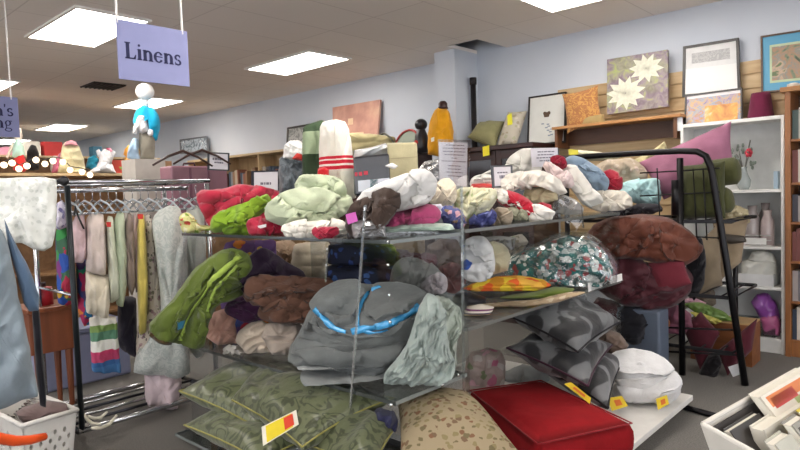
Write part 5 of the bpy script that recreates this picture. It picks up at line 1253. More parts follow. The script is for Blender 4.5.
MBs('puckered_coverlet',[(436,296),(448,298),(460,308),(464,322),(458,338),(456,352),(457,366),(448,376),(438,380),(434,360),(440,336),(440,314)],1.90,.11,fab('#b4beb2',wv=.9),'paler puckered coverlet behind the bunched grey green one','coverlet',z0=AM+.001,fold=PU,N=120,K=22)
# navy comforters, cream stack behind
nv = floral('#1e2233',['#2c3f73','#17181f','#35507f','#23243a'],22,.7)
MA('navy_comforter',[(328,262),(328,246),(344,242),(380,242),(394,246),(396,262),(380,265),(344,265)],2.55,.2,nv,'upper folded navy printed comforter behind the grey towel','comforter',z0=None,p=4,fold=[(.012,10,10,.4)],layers=1)
MA('navy_comforter',[(327,286),(327,267),(344,264),(380,265),(396,266),(404,282),(402,290),(350,290)],2.5,.2,nv,'lower folded navy printed comforter behind the grey towel','comforter',z0=None,p=4,fold=[(.012,10,10,.4)],layers=1)
MA('cream_coverlet',[(291,282),(293,248),(298,243),(328,242),(332,250),(332,284)],2.75,.18,fab('#b5aa94'),'cream folded coverlet stack left of the navy comforters','coverlet',z0=None,p=4.5,fold=[(.006,10,4,.3)],layers=4,lay=.012)
MA('print_cloth',[(224,330),(222,252),(226,243),(244,240),(262,240),(276,243),(276,330)],2.34,.05,floral('#6a4f7e',['#d9832f','#c03f4a','#4a5f9c','#d9b54a'],12,.9),'colourful printed cloth under the top shelf behind the plum blanket','cloth',z0=None,fold=CS)
MA('tan_cloth',[(276,262),(276,244),(290,242),(298,250),(298,272),(286,270)],2.75,.1,fab('#a58f78'),'tan cloth between the printed cloth and the cream coverlets','cloth',z0=None,fold=CS)
# ---- middle shelf of the rear unit
MBs('grey_pillowcase',[(392,290),(394,268),(402,259),(416,258),(430,264),(440,274),(442,290),(424,294)],2.25,.12,fab('#8f908c'),'light grey pillowcase slumped behind the puckered coverlet','pillowcase',z0=None)
MBs('ruffled_cloth',[(420,284),(424,276),(434,272),(444,278),(444,290),(430,294)],2.15,.08,fab('#c3b9bd'),'pale ruffled cloth with pink edge beside the grey pillowcase','cloth',z0=None,fold=PU)
MBs('burgundy_cloth',[(392,262),(395,251),(408,252),(424,255),(436,258),(432,268),(412,262)],2.5,.1,fab('#5f2a34'),'burgundy cloth bundle behind the grey pillowcase','cloth',z0=None)
MBs('rosy_cloth',[(440,284),(440,268),(450,262),(462,266),(464,284),(452,292)],2.3,.1,fab('#7d4a48'),'rosy brown cloth left of the white and blue tablecloth','cloth',z0=None)
MBs('brown_plush_throw',[(424,262),(428,246),(440,239),(456,240),(464,252),(462,272),(446,276),(432,272)],2.45,.13,fab('#7b6a62',wv=1),'greyish brown plush throw behind the upright rod','throw',z0=None,fold=[(.016,14,20,.8),(.012,22,60,.7)])
MBs('oak_tray',[(390,260),(390,240),(404,238),(424,238),(424,258)],2.85,.05,wood('#a58a62','#bda27a','y',5),'oak board standing at the back of the rear shelf','board',z0=None,fold=None,p=5)
wb_ = floral('#cfd0cf',['#2f4f9c','#3a5aa8','#d9d9d6'],9,.5)
MBs('tablecloth',[(463,276),(463,246),(470,239),(482,238),(490,248),(493,266),(490,278),(476,281)],2.05,.10,wb_,'white tablecloth with bold blue print folded on the rear middle shelf','tablecloth',z0=None,fold=CR)
MBs('ball_cushion',[(478,270),(476,254),(482,244),(494,241),(506,246),(511,258),(507,270),(494,274)],2.25,.11,fab('#b3ad92',wv=.9),'cream knitted ball cushion in plastic right of the blue print tablecloth','cushion',z0=None,fold=[(.012,14,0,.7)])
MBs('grey_packets',[(466,246),(476,238),(500,236),(516,238),(514,250),(500,246),(484,244)],2.6,.1,clear('#c2c3bf',.15,.15,.55),'clear wrapped grey packets at the back of the rear middle shelf','packet',z0=None,fold=CS)
MBs('patterned_packet',[(496,244),(506,238),(522,234),(528,242),(520,254),(508,256)],2.55,.08,floral('#b7b0a4',['#8f8a7a','#6a7f5a','#d9d4c8'],24,.8),'small patterned packet between the cream ball and the quilt bag','packet',z0=None,fold=CS)
qm = floral('#2f6f6c',['#dfe2de','#2c7f78','#b8c2c0','#a84a4e','#1f5a5c','#dcdfdc','#2c6f72'],24,1.0,.6,.62)
qb = MBs('quilt_bag',[(508,284),(504,270),(510,258),(524,250),(538,247),(552,239),(568,235),(584,238),(596,244),(606,254),(613,266),(612,280),(600,286),(576,291),(548,291),(524,289)],2.02,.2,qm,'zipped clear bag with a teal, white and red floral quilt','quilt',z0=GM+.001,fold=[(.03,7,-25,.5),(.03,7,-30,1.2,'s'),(.012,16,30,.6)],N=130,K=22)
lump('plastic_cover',[(505,286),(500,270),(508,255),(522,246),(536,243),(552,234),(568,231),(586,233),(600,240),(610,250),(618,264),(617,281),(604,288),(576,293),(548,293),(522,291)],('Y',2.01),.225,clear('#f0f2f2',.08,.1,.06),parent=qb,fold=[(.03,9,-25,.5),(.014,22,30,.6)],wob=.03)
MBs('pink_quilt',[(592,250),(600,246),(610,252),(617,264),(617,276),(606,281),(598,274),(598,260)],1.98,.08,floral('#c9a0b0',['#d9d0d8','#a86a8a','#8f8fb0'],20,.7),'pink patterned quilt edge in plastic at the right of the teal one','quilt',z0=None,fold=CS)
nap = floral('#d9952c',['#d9602a','#e0c23a','#c98a2a','#e6b04a'],12,.9,.8,.8)
MBs('orange_napkins',[(462,288),(476,283),(496,277),(520,276),(544,280),(552,285),(540,291),(520,296),(496,297),(474,294)],2.12,.12,nap,'stack of orange and yellow printed napkins on the rear middle shelf','napkins',z0=GM+.03,fold=[(.006,14,0,.4)],layers=4,lay=.012,p=3.5)
MBs('green_placemat',[(500,301),(506,296),(530,293),(556,287),(574,289),(564,297),(536,304),(512,307)],1.92,.09,fab('#5f6e2c'),'olive green placemats under the orange napkins','placemat',z0=GM+.001,fold=[(.004,14,0,.4)],layers=2,lay=.008)
MBs('beige_runner',[(466,318),(476,309),(500,304),(540,300),(572,292),(586,292),(560,301),(520,312),(484,320)],1.83,.06,floral('#a89478',['#8a7a64','#c2b49a'],20,.7),'beige table runner at the front edge of the rear middle shelf','runner',z0=GM+.001,fold=[(.006,16,10,.4)],layers=2,lay=.006)
MBs('dark_tray',[(452,300),(456,294),(470,292),(486,298),(484,304),(462,306)],2.2,.1,plain('#242228',.4),'dark tray lying left of the orange napkins','tray',z0=None,fold=None)
MBs('striped_trim',[(463,316),(466,308),(480,304),(494,307),(490,314),(476,319)],1.9,.05,bands([(0,'#c9b08a'),(.012,'#4a3f5a'),(.02,'#d9d0c4'),(.03,'#7a4a6a'),(.04,'#c9c0b4')],.06),'striped trim packet at the left front of the rear middle shelf','trim',z0=GM+.001,fold=None,layers=2,lay=.006)
# ================================================================= cushions on the bottom shelves
dm = damask('#5d6346','#383e26',8,.35,.32,1.5,.55,.3); gold = fab('#8f8a4a',.6)
def q3(*a): return [pt(u,v,at) for u,v,at in a]
# green damask cushions with gold piping, stacked under the left shelf
pillow('green_damask_cushion',q3((179,391,('d',3.35)),(244,364,('d',3.75)),(330,372,('d',3.3)),(262,432,('d',2.9))),.085,dm,'green damask cushion with gold piping, left one of the pile under the grey towels',pipe=gold,fold=[(.02,7,30,.5),(.008,16,-20,.6)],z0=.05,pinch=.09,pipe_r=.0045)
pillow('green_damask_cushion',q3((232,400,('d',3.1)),(262,368,('d',3.6)),(394,398,('d',2.85)),(302,447,('d',2.55))),.10,dm,'green damask cushion with gold piping, on top in front with the yellow tag',pipe=gold,fold=[(.02,7,30,.5),(.008,16,-20,.6)],z0=.05,pinch=.09,pipe_r=.0045)
pillow('green_damask_cushion',q3((184,425,('d',3.2)),(240,405,('d',3.5)),(330,432,('d',2.9)),(262,462,('d',2.65))),.075,dm,'lowest green damask cushion lying on the clear base plate at the left',pipe=gold,fold=[(.02,7,30,.5)],z0=.05,pinch=.09,pipe_r=.0045)
pillow('green_damask_cushion',q3((296,440,('d',2.75)),(345,416,('d',3.0)),(398,424,('d',2.75)),(372,476,('d',2.35))),.08,dm,'green damask cushion at the right under the tagged one',pipe=gold,fold=[(.02,7,30,.5)],z0=.05,pinch=.09,pipe_r=.0045)
t = card('price_tag',[pt(261.5,427,('d',2.52)),pt(296,410,('d',2.46)),pt(298.5,424.5,('d',2.46)),pt(263,446,('d',2.52))],.002,plain('#e8e2cf',.5),None,'cream, yellow and red price tag lying on the green cushions')
q = [pt(261.5,427,('d',2.52)),pt(296,410,('d',2.46)),pt(298.5,424.5,('d',2.46)),pt(263,446,('d',2.52))]
MB().slab(sub4(q,.12,.86,.06,.94,.001),V((0,0,.0006))).build('yellow_field',plain('#e8cf2e',.5),t)
MB().slab(sub4(q,.64,.90,.12,.85,.002),V((0,0,.0006))).build('red_sticker',plain('#d8452a',.5),t)
tag(lump('navy_cloth',[(374,414),(380,410),(392,411),(398,420),(396,428),(384,424)],('d',2.75),.06,fab('#2b2d4a'),fold=CS,z0=None),'dark navy cloth corner between the green and floral cushions','cloth')
pillow('floral_pillow',q3((398,402,('d',2.95)),(466,393,('d',3.1)),(520,455,('d',2.5)),(398,478,('d',2.35))),.11,floral('#94866c',['#6f5a45','#7f7452','#75563f','#6a6045'],38,.62,.85,.5),'tan pillow with a brown floral print at the bottom centre','pillow',pinch=.06,z0=.05)
# red box cushion
rc_ = fab('#8c151b',.95,.4,300,0.0)
P0 = [pt(470,391,('Z',.255)),pt(541,381,('Z',.255)),pt(632,424,('Z',.255)),pt(538,445,('Z',.255))]
def boxcush(name, c4, h, mat, label):
    c = [V(x) for x in c4]; m = MB(); n = 14; top = []; vs = []; fs = []; K = 4
    def xy(s,t):
        r_ = .12; return bil(c,s,t)
    g = [i/n for i in range(n+1)]; ids = {}
    for i,s in enumerate(g):
        for j,t_ in enumerate(g):
            e = (1-(2*s-1)**8)*(1-(2*t_-1)**8); dip = .012*math.exp(-((s-.5)**2+(t_-.45)**2)*60)
            ids[i,j] = len(vs); vs.append(xy(.015+.97*s,.015+.97*t_)+V((0,0,.034*e-dip+.010*noise.noise(V((s*4,t_*4,1)))*e)))
    for i in range(n):
        for j in range(n): fs.append((ids[i,j],ids[i+1,j],ids[i+1,j+1],ids[i,j+1]))
    rim = [(i,0) for i in range(n)]+[(n,j) for j in range(n)]+[(n-i,n) for i in range(n)]+[(0,n-j) for j in range(n)]
    prev = [ids[r] for r in rim]
    for lv in range(1,K+1):
        cur = []
        for i,j in rim:
            s,t_ = g[i],g[j]; out = 1.0+.02*math.sin(math.pi*lv/K)
            p = bil(c,.5+(s-.5)*out,.5+(t_-.5)*out); p.z -= h*lv/K; cur.append(len(vs)); vs.append(p)
        k = len(rim)
        for a in range(k): fs.append((prev[a],prev[(a+1)%k],cur[(a+1)%k],cur[a]))
        prev = cur
    fs.append(tuple(prev)); m.add(vs,fs); o = m.build(name, mat, None, True)
    for dz in (.004,-h+.004):
        MB().tube([bil(c,.5+(g[i]-.5)*1.0,.5+(g[j]-.5)*1.0)+V((0,0,dz)) for i,j in rim],.004,6,True).build('piping', fab('#8f1620'), o, True)
    return tag(o,label,'cushion')
boxcush('red_seat_cushion',P0,.145,rc_,'bright red square seat cushion on the white base board')
# pink floral bag
lump('pink_floral_bag',[(464,388),(466,362),(472,352),(486,349),(500,351),(505,362),(504,384),(484,392)],('Y',2.35),.10,floral('#b9aaa4',['#c97a96','#8f9a7a','#d9b0bc','#cfc9c4'],12,.8),'pink and green floral pillowcase behind the red cushion','pillowcase',z0=None)
lump('grey_sheet_set',[(500,384),(502,374),(522,366),(545,368),(550,382),(524,388)],('Y',2.3),.10,fab('#8f9292'),'light grey sheet set behind the red cushion','sheet',z0=None,layers=2)
# black, grey and white printed cushions
bw = damask('#242528','#6a6c6e',4.0,.35,.5,1.5,.4,.3,13); bwp = fab('#1c1a1e')
pillow('printed_cushion',q3((513,318,('d',3.75)),(570,300,('d',4.15)),(620,322,('d',3.85)),(578,352,('d',3.4))),.10,bw,'black and grey printed cushion on top of the pile under the quilt bag',pipe=bwp,fold=[(.02,7,30,.5)],pinch=.08)
pillow('printed_cushion',q3((507,348,('d',3.7)),(548,330,('d',4.1)),(612,345,('d',3.85)),(588,386,('d',3.3))),.10,bw,'second black and grey printed cushion of the pile, with a plum edge',pipe=fab('#3d2030'),fold=[(.02,7,30,.5)],pinch=.08)
pillow('printed_cushion',q3((540,366,('d',3.75)),(575,348,('d',4.1)),(622,362,('d',3.85)),(608,408,('d',3.35))),.09,damask('#333436','#77787a',4.2,.35,.5,1.5,.4,.3,13),'lowest grey printed cushion squeezed beside the white towels',pipe=bwp,fold=[(.02,7,30,.5)],pinch=.08)
lump('taupe_cushion',[(592,336),(606,330),(620,334),(628,345),(620,354),(604,352)],('d',4.1),.10,fab('#6a5a50'),'taupe cushion behind the printed cushion pile','cushion',z0=None,fold=CS)
# white towels
wt2 = fab('#cfcfd0',wv=.7)
w1 = lump('white_folded_towel',[(612,388),(622,382),(640,384),(660,376),(676,372),(682,380),(681,392),(670,404),(652,411),(630,411),(616,404)],('d',3.85),.15,wt2,'lower folded white towel on the white base board','towel','',z0=.101,layers=1,lay=.02,fold=[(.01,8,10,.5)],p=2.4)
w2 = lump('white_folded_towel',[(606,362),(612,355),(630,351),(650,354),(668,362),(675,372),(670,383),(652,391),(634,396),(622,390),(614,378)],('d',3.9),.15,fab('#d6d6d6',wv=.7),'upper folded white towel stacked on the lower one','towel','',z0=None,layers=1,lay=.02,fold=[(.01,8,10,.5)],p=2.4)
flap(w1,[(618,390),(640,386),(660,378),(675,376),(679,384),(668,392),(650,398),(630,400)],.03,70)
flap(w2,[(609,362),(616,356),(632,353),(650,356),(664,363),(671,371),(662,376),(646,374),(630,374),(616,370)],.03,70)
flap(w2,[(618,378),(634,378),(652,377),(668,377),(664,384),(648,391),(630,392)],.02,70)
def ytag(c4, at, label):
    q = [pt(u,v,at) for u,v in c4]; t = card('price_tag',q,.002,plain('#e3c62e',.5),None,label)
    n = (q[1]-q[0]).cross(q[3]-q[0]).normalized(); n = n if n.dot(CAM-q[0])>0 else -n
    MB().slab(sub4(q,.35,.75,.25,.75,.0008),n*.0006).build('orange_mark',plain('#d8702a',.5),t)
ytag([(607,398),(622,396),(628,406),(612,411)],('d',3.55),'yellow price tag left of the white towels')
ytag([(656,399),(667,395),(669,404),(658,410)],('d',3.6),'yellow price tag on the front of the lower white towel')
ytag([(564,384),(571,382),(591,398),(590,404)],('d',3.3),'yellow price tag between the red cushion and the printed cushions')
# ================================================================= black wire rack with cushions, right of the shelves
m_bk = plain('#121114',.35,.5)
t = thing('black_wire_rack','black metal rack with wire panels holding pillows and comforters','rack',(4.8,1.8,0))
KX = 4.8
def kp(u,v,x=KX): return pt(u,v,('X',x))
foot = pt(746,386,('Z',.0)); foot = V((KX,1.12,.004))
MB().tube([foot,kp(728,272),kp(714,185),kp(711,168),kp(706,156),kp(697,151.5),kp(680,151),kp(640,153),kp(600,155.5),kp(562,158.5)],.024,10).build('outer_frame', m_bk, t, True)
a = kp(680,158); MB().tube([a,V((KX,a.y,.004))],.024,10).build('inner_post', m_bk, t, True)
MB().tube([kp(676,180),kp(676,215)],.034,10).build('clamp', m_bk, t, True)
b_ = kp(566,160); MB().tube([b_,V((KX,b_.y,.004))],.022,10).build('rear_post', m_bk, t, True)
MB().tube([V((5.5,1.35,.004)),V((5.5,1.35,1.0))],.02,8).build('rear_post', m_bk, t, True)
for v0,v1 in ((171,168),(194,192),(222,222),(236,238)):
    MB().tube([kp(640,v0+2),kp(679,v0),kp(720,v1)],.006,6).build('wire', m_bk, t, True)
for v0,v1,ue in ((328,330,735),(352,355,738)):
    MB().tube([kp(600,v0-3),kp(679,v0),kp(ue,v1)],.008,6).build('wire', m_bk, t, True)
for u in (657,693,703): MB().tube([kp(u,168),kp(u+4,240)],.005,6).build('wire', m_bk, t, True)
for z in (.22,1.17):
    y0,y1 = (1.2,2.45); MB().tube([V((KX,y0,z)),V((KX,y1,z)),V((5.5,y1,z)),V((5.5,y0,z))],.014,8,True).build('shelf_frame', m_bk, t, True)
    for i in range(9): MB().tube([V((KX,y0+.14*(i+.6),z)),V((5.5,y0+.14*(i+.6),z))],.006,6).build('shelf_wire', m_bk, t, True)
z = .62; MB().tube([V((KX,1.2,z)),V((KX,2.45,z)),V((5.5,2.45,z)),V((5.5,1.2,z))],.014,8,True).build('shelf_frame', m_bk, t, True)
for i in range(9): MB().tube([V((KX,1.2+.14*(i+.6),z)),V((5.5,1.2+.14*(i+.6),z))],.006,6).build('shelf_wire', m_bk, t, True)
# black pole lying on the carpet in front of the base board
tag(MB().tube([pt(664,402,('Z',.018)),pt(690,408.5,('Z',.018)),pt(716,416,('Z',.018))],.018,10).build('floor_bar', m_bk, None, True),'black bar lying on the carpet right of the white base board','bar')
# olive pillow, bolsters, pink pillow
ol = fab('#3f4226'); OX = 4.98
pillow('olive_pillow',[kp(676,166,OX),kp(724,160,OX-.05),kp(726,218,OX-.1),kp(678,221,OX-.08)],.10,ol,'dark olive square pillow standing on the upper rack level','pillow',pinch=.06)
def bolster(u0,v0,u1,v1,x,r_,label):
    a_, b2 = pt(u0,v0,('X',x)), pt(u1,v1,('X',x)); d = b2-a_
    path = [a_+d*f for f in (0,.03,.12,.5,.88,.97,1)]; rr = [r_*f for f in (.35,.75,1,1.02,1,.75,.35)]
    return tag(MB().tube(path,rr,18).build('bolster_cushion', fab('#4a4c2c'), None, True),label,'cushion')
bolster(702,175,740,170,5.2,.105,'upper olive bolster cushion right of the olive pillow')
bolster(696,205,733,199,5.0,.095,'lower olive bolster cushion right of the olive pillow')
pillow('pink_pillow',[pt(639,163,('X',5.45)),pt(731,121,('X',5.5)),pt(734,168,('X',5.42)),pt(664,200,('X',5.35))],.11,fab('#96637a',.85,.4),'dusty pink pillow with one corner pointing up behind the rack','pillow',pinch=.05)
lump('cream_pillowcase',[(584,186),(588,170),(606,160),(630,158),(644,166),(650,182),(640,194),(606,194)],('X',5.3),.14,floral('#a39684',['#b5a898','#8f8474','#b9a89c'],16,.7),'cream printed pillowcase behind the black rail','pillowcase',z0=None)
lump('pale_yellow_pillow',[(624,176),(630,162),(650,152),(664,142),(668,152),(650,166),(640,180)],('X',5.6),.08,fab('#bdb48a'),'pale yellow pillow corner left of the pink pillow','pillow',z0=None,fold=CS)
# rust comforters
rp = fab('#613425',.5)
RF = [(.03,6,20,.5),(.05,5,25,1.2,'s'),(.012,16,-20,.6)]
r1 = lump('rust_comforter',[(590,252),(588,232),(598,222),(616,216),(642,214),(664,217),(680,224),(692,232),(702,246),(698,258),(684,266),(660,264),(640,259),(616,258)],('X',4.72),.2,rp,'upper rust red comforter bundled on the rack','comforter',z0=None,fold=RF,N=120,K=22)
r2 = lump('rust_comforter',[(592,286),(590,262),(604,256),(630,259),(656,264),(684,266),(694,276),(690,292),(676,304),(656,312),(636,306),(612,300)],('X',4.72),.2,fab('#4a2028',.5),'lower dark red comforter bundled under the rust one','comforter',z0=None,fold=RF,N=120,K=22)
flap(r1,[(596,248),(594,234),(606,224),(626,220),(648,222),(656,232),(648,246),(630,252),(610,254)],.03,70)
flap(r1,[(660,224),(676,227),(692,238),(697,250),(684,260),(666,258),(660,244)],.03,70)
flap(r2,[(598,284),(598,268),(616,262),(640,262),(648,272),(644,290),(624,298)],.03,70)
pillow('rose_cushion',[pt(648,262,('X',4.62)),pt(684,258,('X',4.66)),pt(692,284,('X',4.62)),pt(652,300,('X',4.58))],.06,fab('#66242f'),'small rose red cushion tucked between the two comforters','cushion')
lump('black_strap_bag',[(686,262),(690,240),(702,238),(706,258),(704,284),(694,300),(688,286)],('X',4.9),.08,fab('#16151a'),'black bag hanging between comforters and beige pillows','bag',z0=None,fold=CS)
# beige pillows
bpm = fab('#8f7f68'); 
pillow('beige_pillow',[pt(698,240,('X',5.2)),pt(716,226,('X',5.35)),pt(722,286,('X',5.25)),pt(698,296,('X',5.1))],.07,fab('#7a6d5a'),'darker beige pillow standing left of the other beige pillow','pillow')
pillow('beige_pillow',[pt(712,222,('X',5.42)),pt(748,218,('X',5.5)),pt(742,262,('X',5.45)),pt(718,286,('X',5.35))],.09,bpm,'tan beige pillow tilted in front of the white bookcase','pillow')
lump('cream_ruffle',[(722,222),(724,210),(736,205),(748,210),(750,222),(738,228)],('X',5.55),.09,floral('#b3a888',['#c9c0a2','#9a9070'],26,.7),'cream ruffled cloth on top of the tilted beige pillow','cloth',z0=None,fold=CS)
lump('dark_strap',[(716,238),(726,234),(744,236),(746,242),(730,244)],('X',5.3),.04,plain('#3a342c',.6),'dark strap hanging beside the tilted beige pillow','strap',z0=None,fold=None)
# toys and cloths on the lower level
lump('teal_cloth',[(644,310),(648,302),(660,297),(674,298),(680,306),(676,313),(658,314)],('X',5.25),.09,fab('#2f9a92'),'bright teal cloth on the lower rack level','cloth',z0=None,fold=CS)
lump('white_toy',[(662,300),(666,288),(678,284),(690,290),(692,306),(678,310)],('X',5.45),.09,fab('#b5b3aa'),'pale plush behind the teal cloth','plush',z0=None,fold=CS)
lump('brown_plush',[(686,300),(690,286),(702,282),(714,288),(716,304),(702,310)],('X',5.5),.09,fab('#5f564a',wv=1),'grey brown plush behind the green packets','plush',z0=None,fold=CS)
lump('green_packet',[(684,304),(700,302),(724,312),(734,320),(720,321),(698,314)],('X',5.3),.05,plain('#5f7a38',.4),'green packet lying on the wooden crate','packet',z0=None,fold=CS)
lump('yellow_packet',[(690,312),(704,314),(722,321),(716,324),(698,319)],('X',5.22),.04,plain('#b8b05a',.4),'yellow green packet under the green one on the crate','packet',z0=None,fold=CS)
lump('pink_packet',[(680,300),(694,298),(706,303),(700,307),(686,306)],('X',5.36),.04,plain('#b58a9c',.4),'pale pink packet above the green packet','packet',z0=None,fold=CS)
x_=5.3; qa = [pt(690,317,('X',x_)),pt(752,321,('X',x_)),pt(752,343,('X',x_)),pt(692,348,('X',x_))]
yA,yB = qa[0].y,qa[1].y; zA,zB = .12,qa[0].z-.02
t = thing('wooden_crate','orange brown wooden crate on the floor between the rack and the white bookcase','crate',(5.42,(yA+yB)/2,0))
m_cr = wood('#6b3d20','#83502c','y',5)
B(5.3,5.315,yB,yA,.001,zB).build('front_panel', m_cr, t); B(5.55,5.565,yB,yA,.001,zB).build('rear_panel', m_cr, t)
for y in (yB,yA-.015): B(5.315,5.55,y,y+.015,.001,zB).build('side_panel', m_cr, t)
B(5.315,5.55,yB+.015,yA-.015,.001,.015).build('bottom_panel', m_cr, t)
B(5.3,5.565,yB,yA,zB,zB+.012).build('top_board', wood('#a98a5c','#bd9e70','y',5), t)
lump('mauve_cloth',[(648,322),(652,310),(664,304),(680,306),(690,314),(694,326),(684,334),(666,332)],('X',5.0),.10,fab('#7a4a5a'),'mauve pink cloth bundle on the lower rack level','cloth',z0=None)
lump('lilac_card',[(646,312),(652,306),(662,304),(660,312),(652,316)],('X',4.9),.02,plain('#a9a9c4',.5),'small lilac card beside the teal cloth','card',z0=None,fold=None)
lump('orange_toy',[(652,326),(656,316),(664,314),(670,322),(668,330),(658,332)],('X',4.85),.06,fab('#9a5a2c'),'small orange brown plush at the lower rack level','plush',z0=None,fold=CS)
lump('black_handbag',[(616,330),(618,312),(628,304),(642,308),(650,320),(648,340),(634,344),(622,340)],('X',4.6),.1,fab('#1f1f25'),'black cloth bag beside the printed cushions','bag',z0=None)
lump('maroon_bundle',[(592,306),(598,298),(616,302),(624,310),(618,322),(602,318)],('X',4.6),.1,fab('#4a1c24'),'dark maroon bundle behind the top printed cushion','bundle',z0=None)
# grey blue box behind the white towels
tag(MB().box(4.55,4.75,1.62,1.95,.001,.52).build('storage_tote', plain('#5c6676',.4), None, False, .02),'slate blue plastic tote behind the white towels','tote')
# burgundy chair cushions
mb_ = fab('#4a1a25')
pillow('burgundy_cushion',[pt(682,326,('X',5.02)),pt(702,312,('X',5.1)),pt(720,334,('X',5.02)),pt(700,372,('X',4.95))],.07,mb_,'burgundy cushion leaning upright on the lower rack wires',pinch=.05)
pillow('burgundy_cushion',[pt(716,352,('X',5.05)),pt(757,318,('X',5.1)),pt(752,350,('X',5.05)),pt(728,376,('X',4.98))],.06,mb_,'burgundy cushion leaning outwards beside the rack leg',pinch=.05)
lump('dark_strap_pile',[(694,384),(700,370),(708,356),(718,352),(722,362),(716,380),(704,392)],('X',4.95),.06,fab('#120f12'),'black straps and ties hanging under the burgundy cushions','straps',z0=None,fold=CS)
card('white_tag',[pt(728,367,('X',4.82)),pt(740,363,('X',4.82)),pt(747,372,('X',4.82)),pt(733,377,('X',4.82))],.002,plain('#c9cbd0',.5),None,'white tag hanging from the outer burgundy cushion')
# ================================================================= bin of books in the lower right corner
R_ = 1.62
def bk3(u, v, d): return pt(u,v,('d',d))
fwd = V((.736,.675,0)).normalized()
# row direction: from left front to right rear
p0, p1 = bk3(703,424,1.70), bk3(788,376,2.05)
t = thing('book_box','open white cardboard box holding magazines at the lower right corner','box',V((1.75,.4,0)))
lx = (p1-p0); lx.z = 0; lx.normalize(); ly = V((lx.y,-lx.x,0))     # ly points towards the camera right
if ly.dot(V((1,-1,0))) < 0: ly = -ly
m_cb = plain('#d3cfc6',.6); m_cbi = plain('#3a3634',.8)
def wallb(a, b_, fa, fb, th, nm, mat):
    """box side from its rim corners a, b_ down to its bottom corners fa, fb"""
    n = (b_-a).cross(fa-a).normalized()*th
    return MB().slab([a,b_,fb,fa], n).build(nm, mat, t)
c0 = V(p0); c1 = p0+lx*.85; c1.z = p0.z+(p1.z-p0.z)*.85/(p1-p0).length
ZF = .45; c2 = c0+ly*.46; c3 = c1+ly*.46; c2.z = c0.z-.13; c3.z = c1.z-.13
f0,f1,f2,f3 = [V((q.x,q.y,ZF))+d_ for q,d_ in ((c0,lx*.10+ly*.06),(c1,-lx*.1+ly*.06),(c2,lx*.10-ly*.06),(c3,-lx*.1-ly*.06))]
wallb(c0,c1,f0,f1,.008,'back_wall',m_cb); wallb(c0,c2,f0,f2,-.008,'left_wall',m_cb)
wallb(c1,c3,f1,f3,.008,'right_wall',m_cb); wallb(c2,c3,f2,f3,-.008,'front_wall',m_cb)
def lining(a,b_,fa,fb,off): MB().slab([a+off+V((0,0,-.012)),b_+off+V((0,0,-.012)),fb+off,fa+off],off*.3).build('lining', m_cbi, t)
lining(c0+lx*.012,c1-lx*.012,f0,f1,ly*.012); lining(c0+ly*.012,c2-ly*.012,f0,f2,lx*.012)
MB().tube([c0,c1],.007,8).build('rim', m_cb, t); MB().tube([c0,c2],.007,8).build('rim', m_cb, t)
MB().slab([f0,f1,f3,f2],(0,0,.008)).build('bottom', m_cb, t)
ctr = (c0+c1+c2+c3)/4
tag(MB().box(ctr.x-.3,ctr.x+.3,ctr.y-.3,ctr.y+.3,.001,.4495).build('display_table', m_gw),'wooden block table under the box of magazines','table')
def mag(off, s0, s1, top, th, cov, label, extras=(), tilt=.13, pages='#d9d4c6'):
    """a magazine standing in the box, spine up; off is how far from the back wall, s0..s1 along it"""
    a = V((c0.x,c0.y,0))+lx*s0+ly*off; b_ = V((c0.x,c0.y,0))+lx*s1+ly*off
    zt = lambda s: c0.z+(c1.z-c0.z)*s/.85-off*.28+top
    A,Bb = V((a.x,a.y,zt(s0)-.0)),V((b_.x,b_.y,zt(s1))); dn = V((0,0,-.15))+ly*tilt
    g = thing('magazine', label, 'magazine', (A+Bb)/2+dn, 'magazines in the box')
    n = ly*th
    MB().slab([A,Bb,Bb+dn,A+dn], n*.12).build('cover', plain(cov,.35,0,.5), g)
    MB().slab([A+n*.88,Bb+n*.88,Bb+n*.88+dn,A+n*.88+dn], n*.12).build('cover', plain(cov,.35,0,.5), g)
    u_ = V((0,0,.0)); MB().slab([A+n*.12+V((0,0,-.004)),Bb+n*.12+V((0,0,-.004)),Bb+n*.12+dn,A+n*.12+dn], n*.76).build('pages', plain(pages,.7), g)
    for nm,(f0,f1,h0,h1),mt in extras:     # printed panels on the side facing the camera
        q = [A+(Bb-A)*f0+dn*h0,A+(Bb-A)*f1+dn*h0,A+(Bb-A)*f1+dn*h1,A+(Bb-A)*f0+dn*h1]
        MB().slab([p+n*1.003 for p in q], ly*.0008).build(nm, mt, g)
    return g
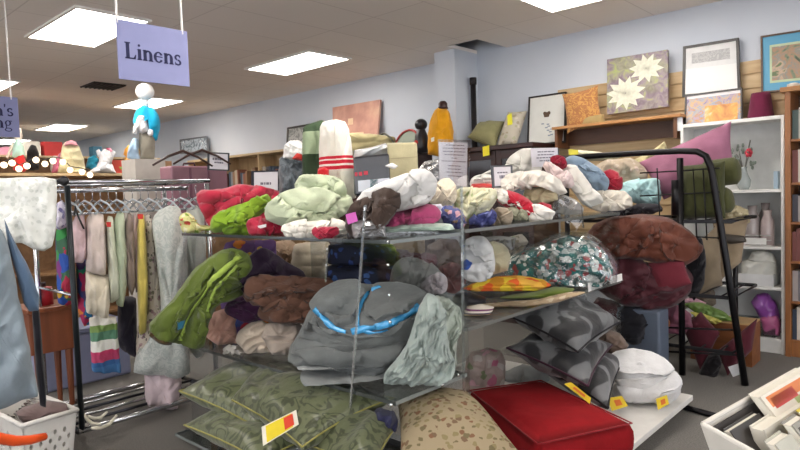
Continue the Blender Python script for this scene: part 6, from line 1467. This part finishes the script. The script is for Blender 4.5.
mag(.014,.245,.60,.03,.035,'#d8d2c4','thick magazine with a red and orange lettered cover at the back of the box',[('orange_band',(.06,1,.04,.2),plain('#d0763a',.5)),('red_title',(.1,.55,.08,.24),plain('#b8392f',.5)),('green_picture',(.45,1,.24,.6),floral('#a3b07a',['#c9d09a','#7f9a5a'],20,.8))])
mag(.03,.05,.235,-.012,.02,'#2e2a29','dark covered book at the left back of the box')
mag(.07,.12,.52,.0,.04,'#d3cfc2','fat white book lying against the lettered magazine',tilt=.05)
mag(.135,.05,.15,.015,.03,'#b4b3a6','pale paperback at the left of the box')
mag(.135,.16,.25,.035,.03,'#8d8a80','grey brown paperback with a dark picture',[('dark_picture',(.15,.85,.06,.9),plain('#3a2f2c',.5))])
mag(.135,.265,.36,.04,.03,'#c8b43a','yellow spined magazine with a dark picture',[('dark_picture',(.12,.8,.06,.9),floral('#4f3f2c',['#8a6a3a','#2f2a26'],20,.8))])
mag(.13,.37,.56,.055,.03,'#cfcac0','magazine with a pinkish picture at the right edge',[('picture',(.2,.95,.08,.9),floral('#a58f8c',['#5f5a58','#c9b0a8','#8f3a3a'],16,.8))])
mag(.225,.06,.2,.0,.03,'#8f9694','grey booklet at the very front of the box')
mag(.225,.22,.4,.0,.03,'#5d5448','brown covered book at the very front of the box')
# ================================================================= camera, world, view
cd = bpy.data.cameras.new('camera'); co = bpy.data.objects.new('camera', cd); COL.objects.link(co)
cd.sensor_fit = 'HORIZONTAL'; cd.sensor_width = 36; cd.lens = 36*FPX/800; cd.clip_start = .02; cd.clip_end = 100
co.matrix_world = Matrix(((AX.x,AX.y,AX.z,0),(AY.x,AY.y,AY.z,0),(AZ.x,AZ.y,AZ.z,H),(0,0,0,1)))
SC.camera = co
w = bpy.data.worlds.new('world'); SC.world = w; w.use_nodes = True
w.node_tree.nodes['Background'].inputs[0].default_value = (.8,.85,1,1); w.node_tree.nodes['Background'].inputs[1].default_value = .05
SC.view_settings.view_transform = 'Standard'; SC.view_settings.look = 'None'
SC.view_settings.gamma = 1; SC.view_settings.exposure = EXPO; SC.view_settings.use_curve_mapping = False
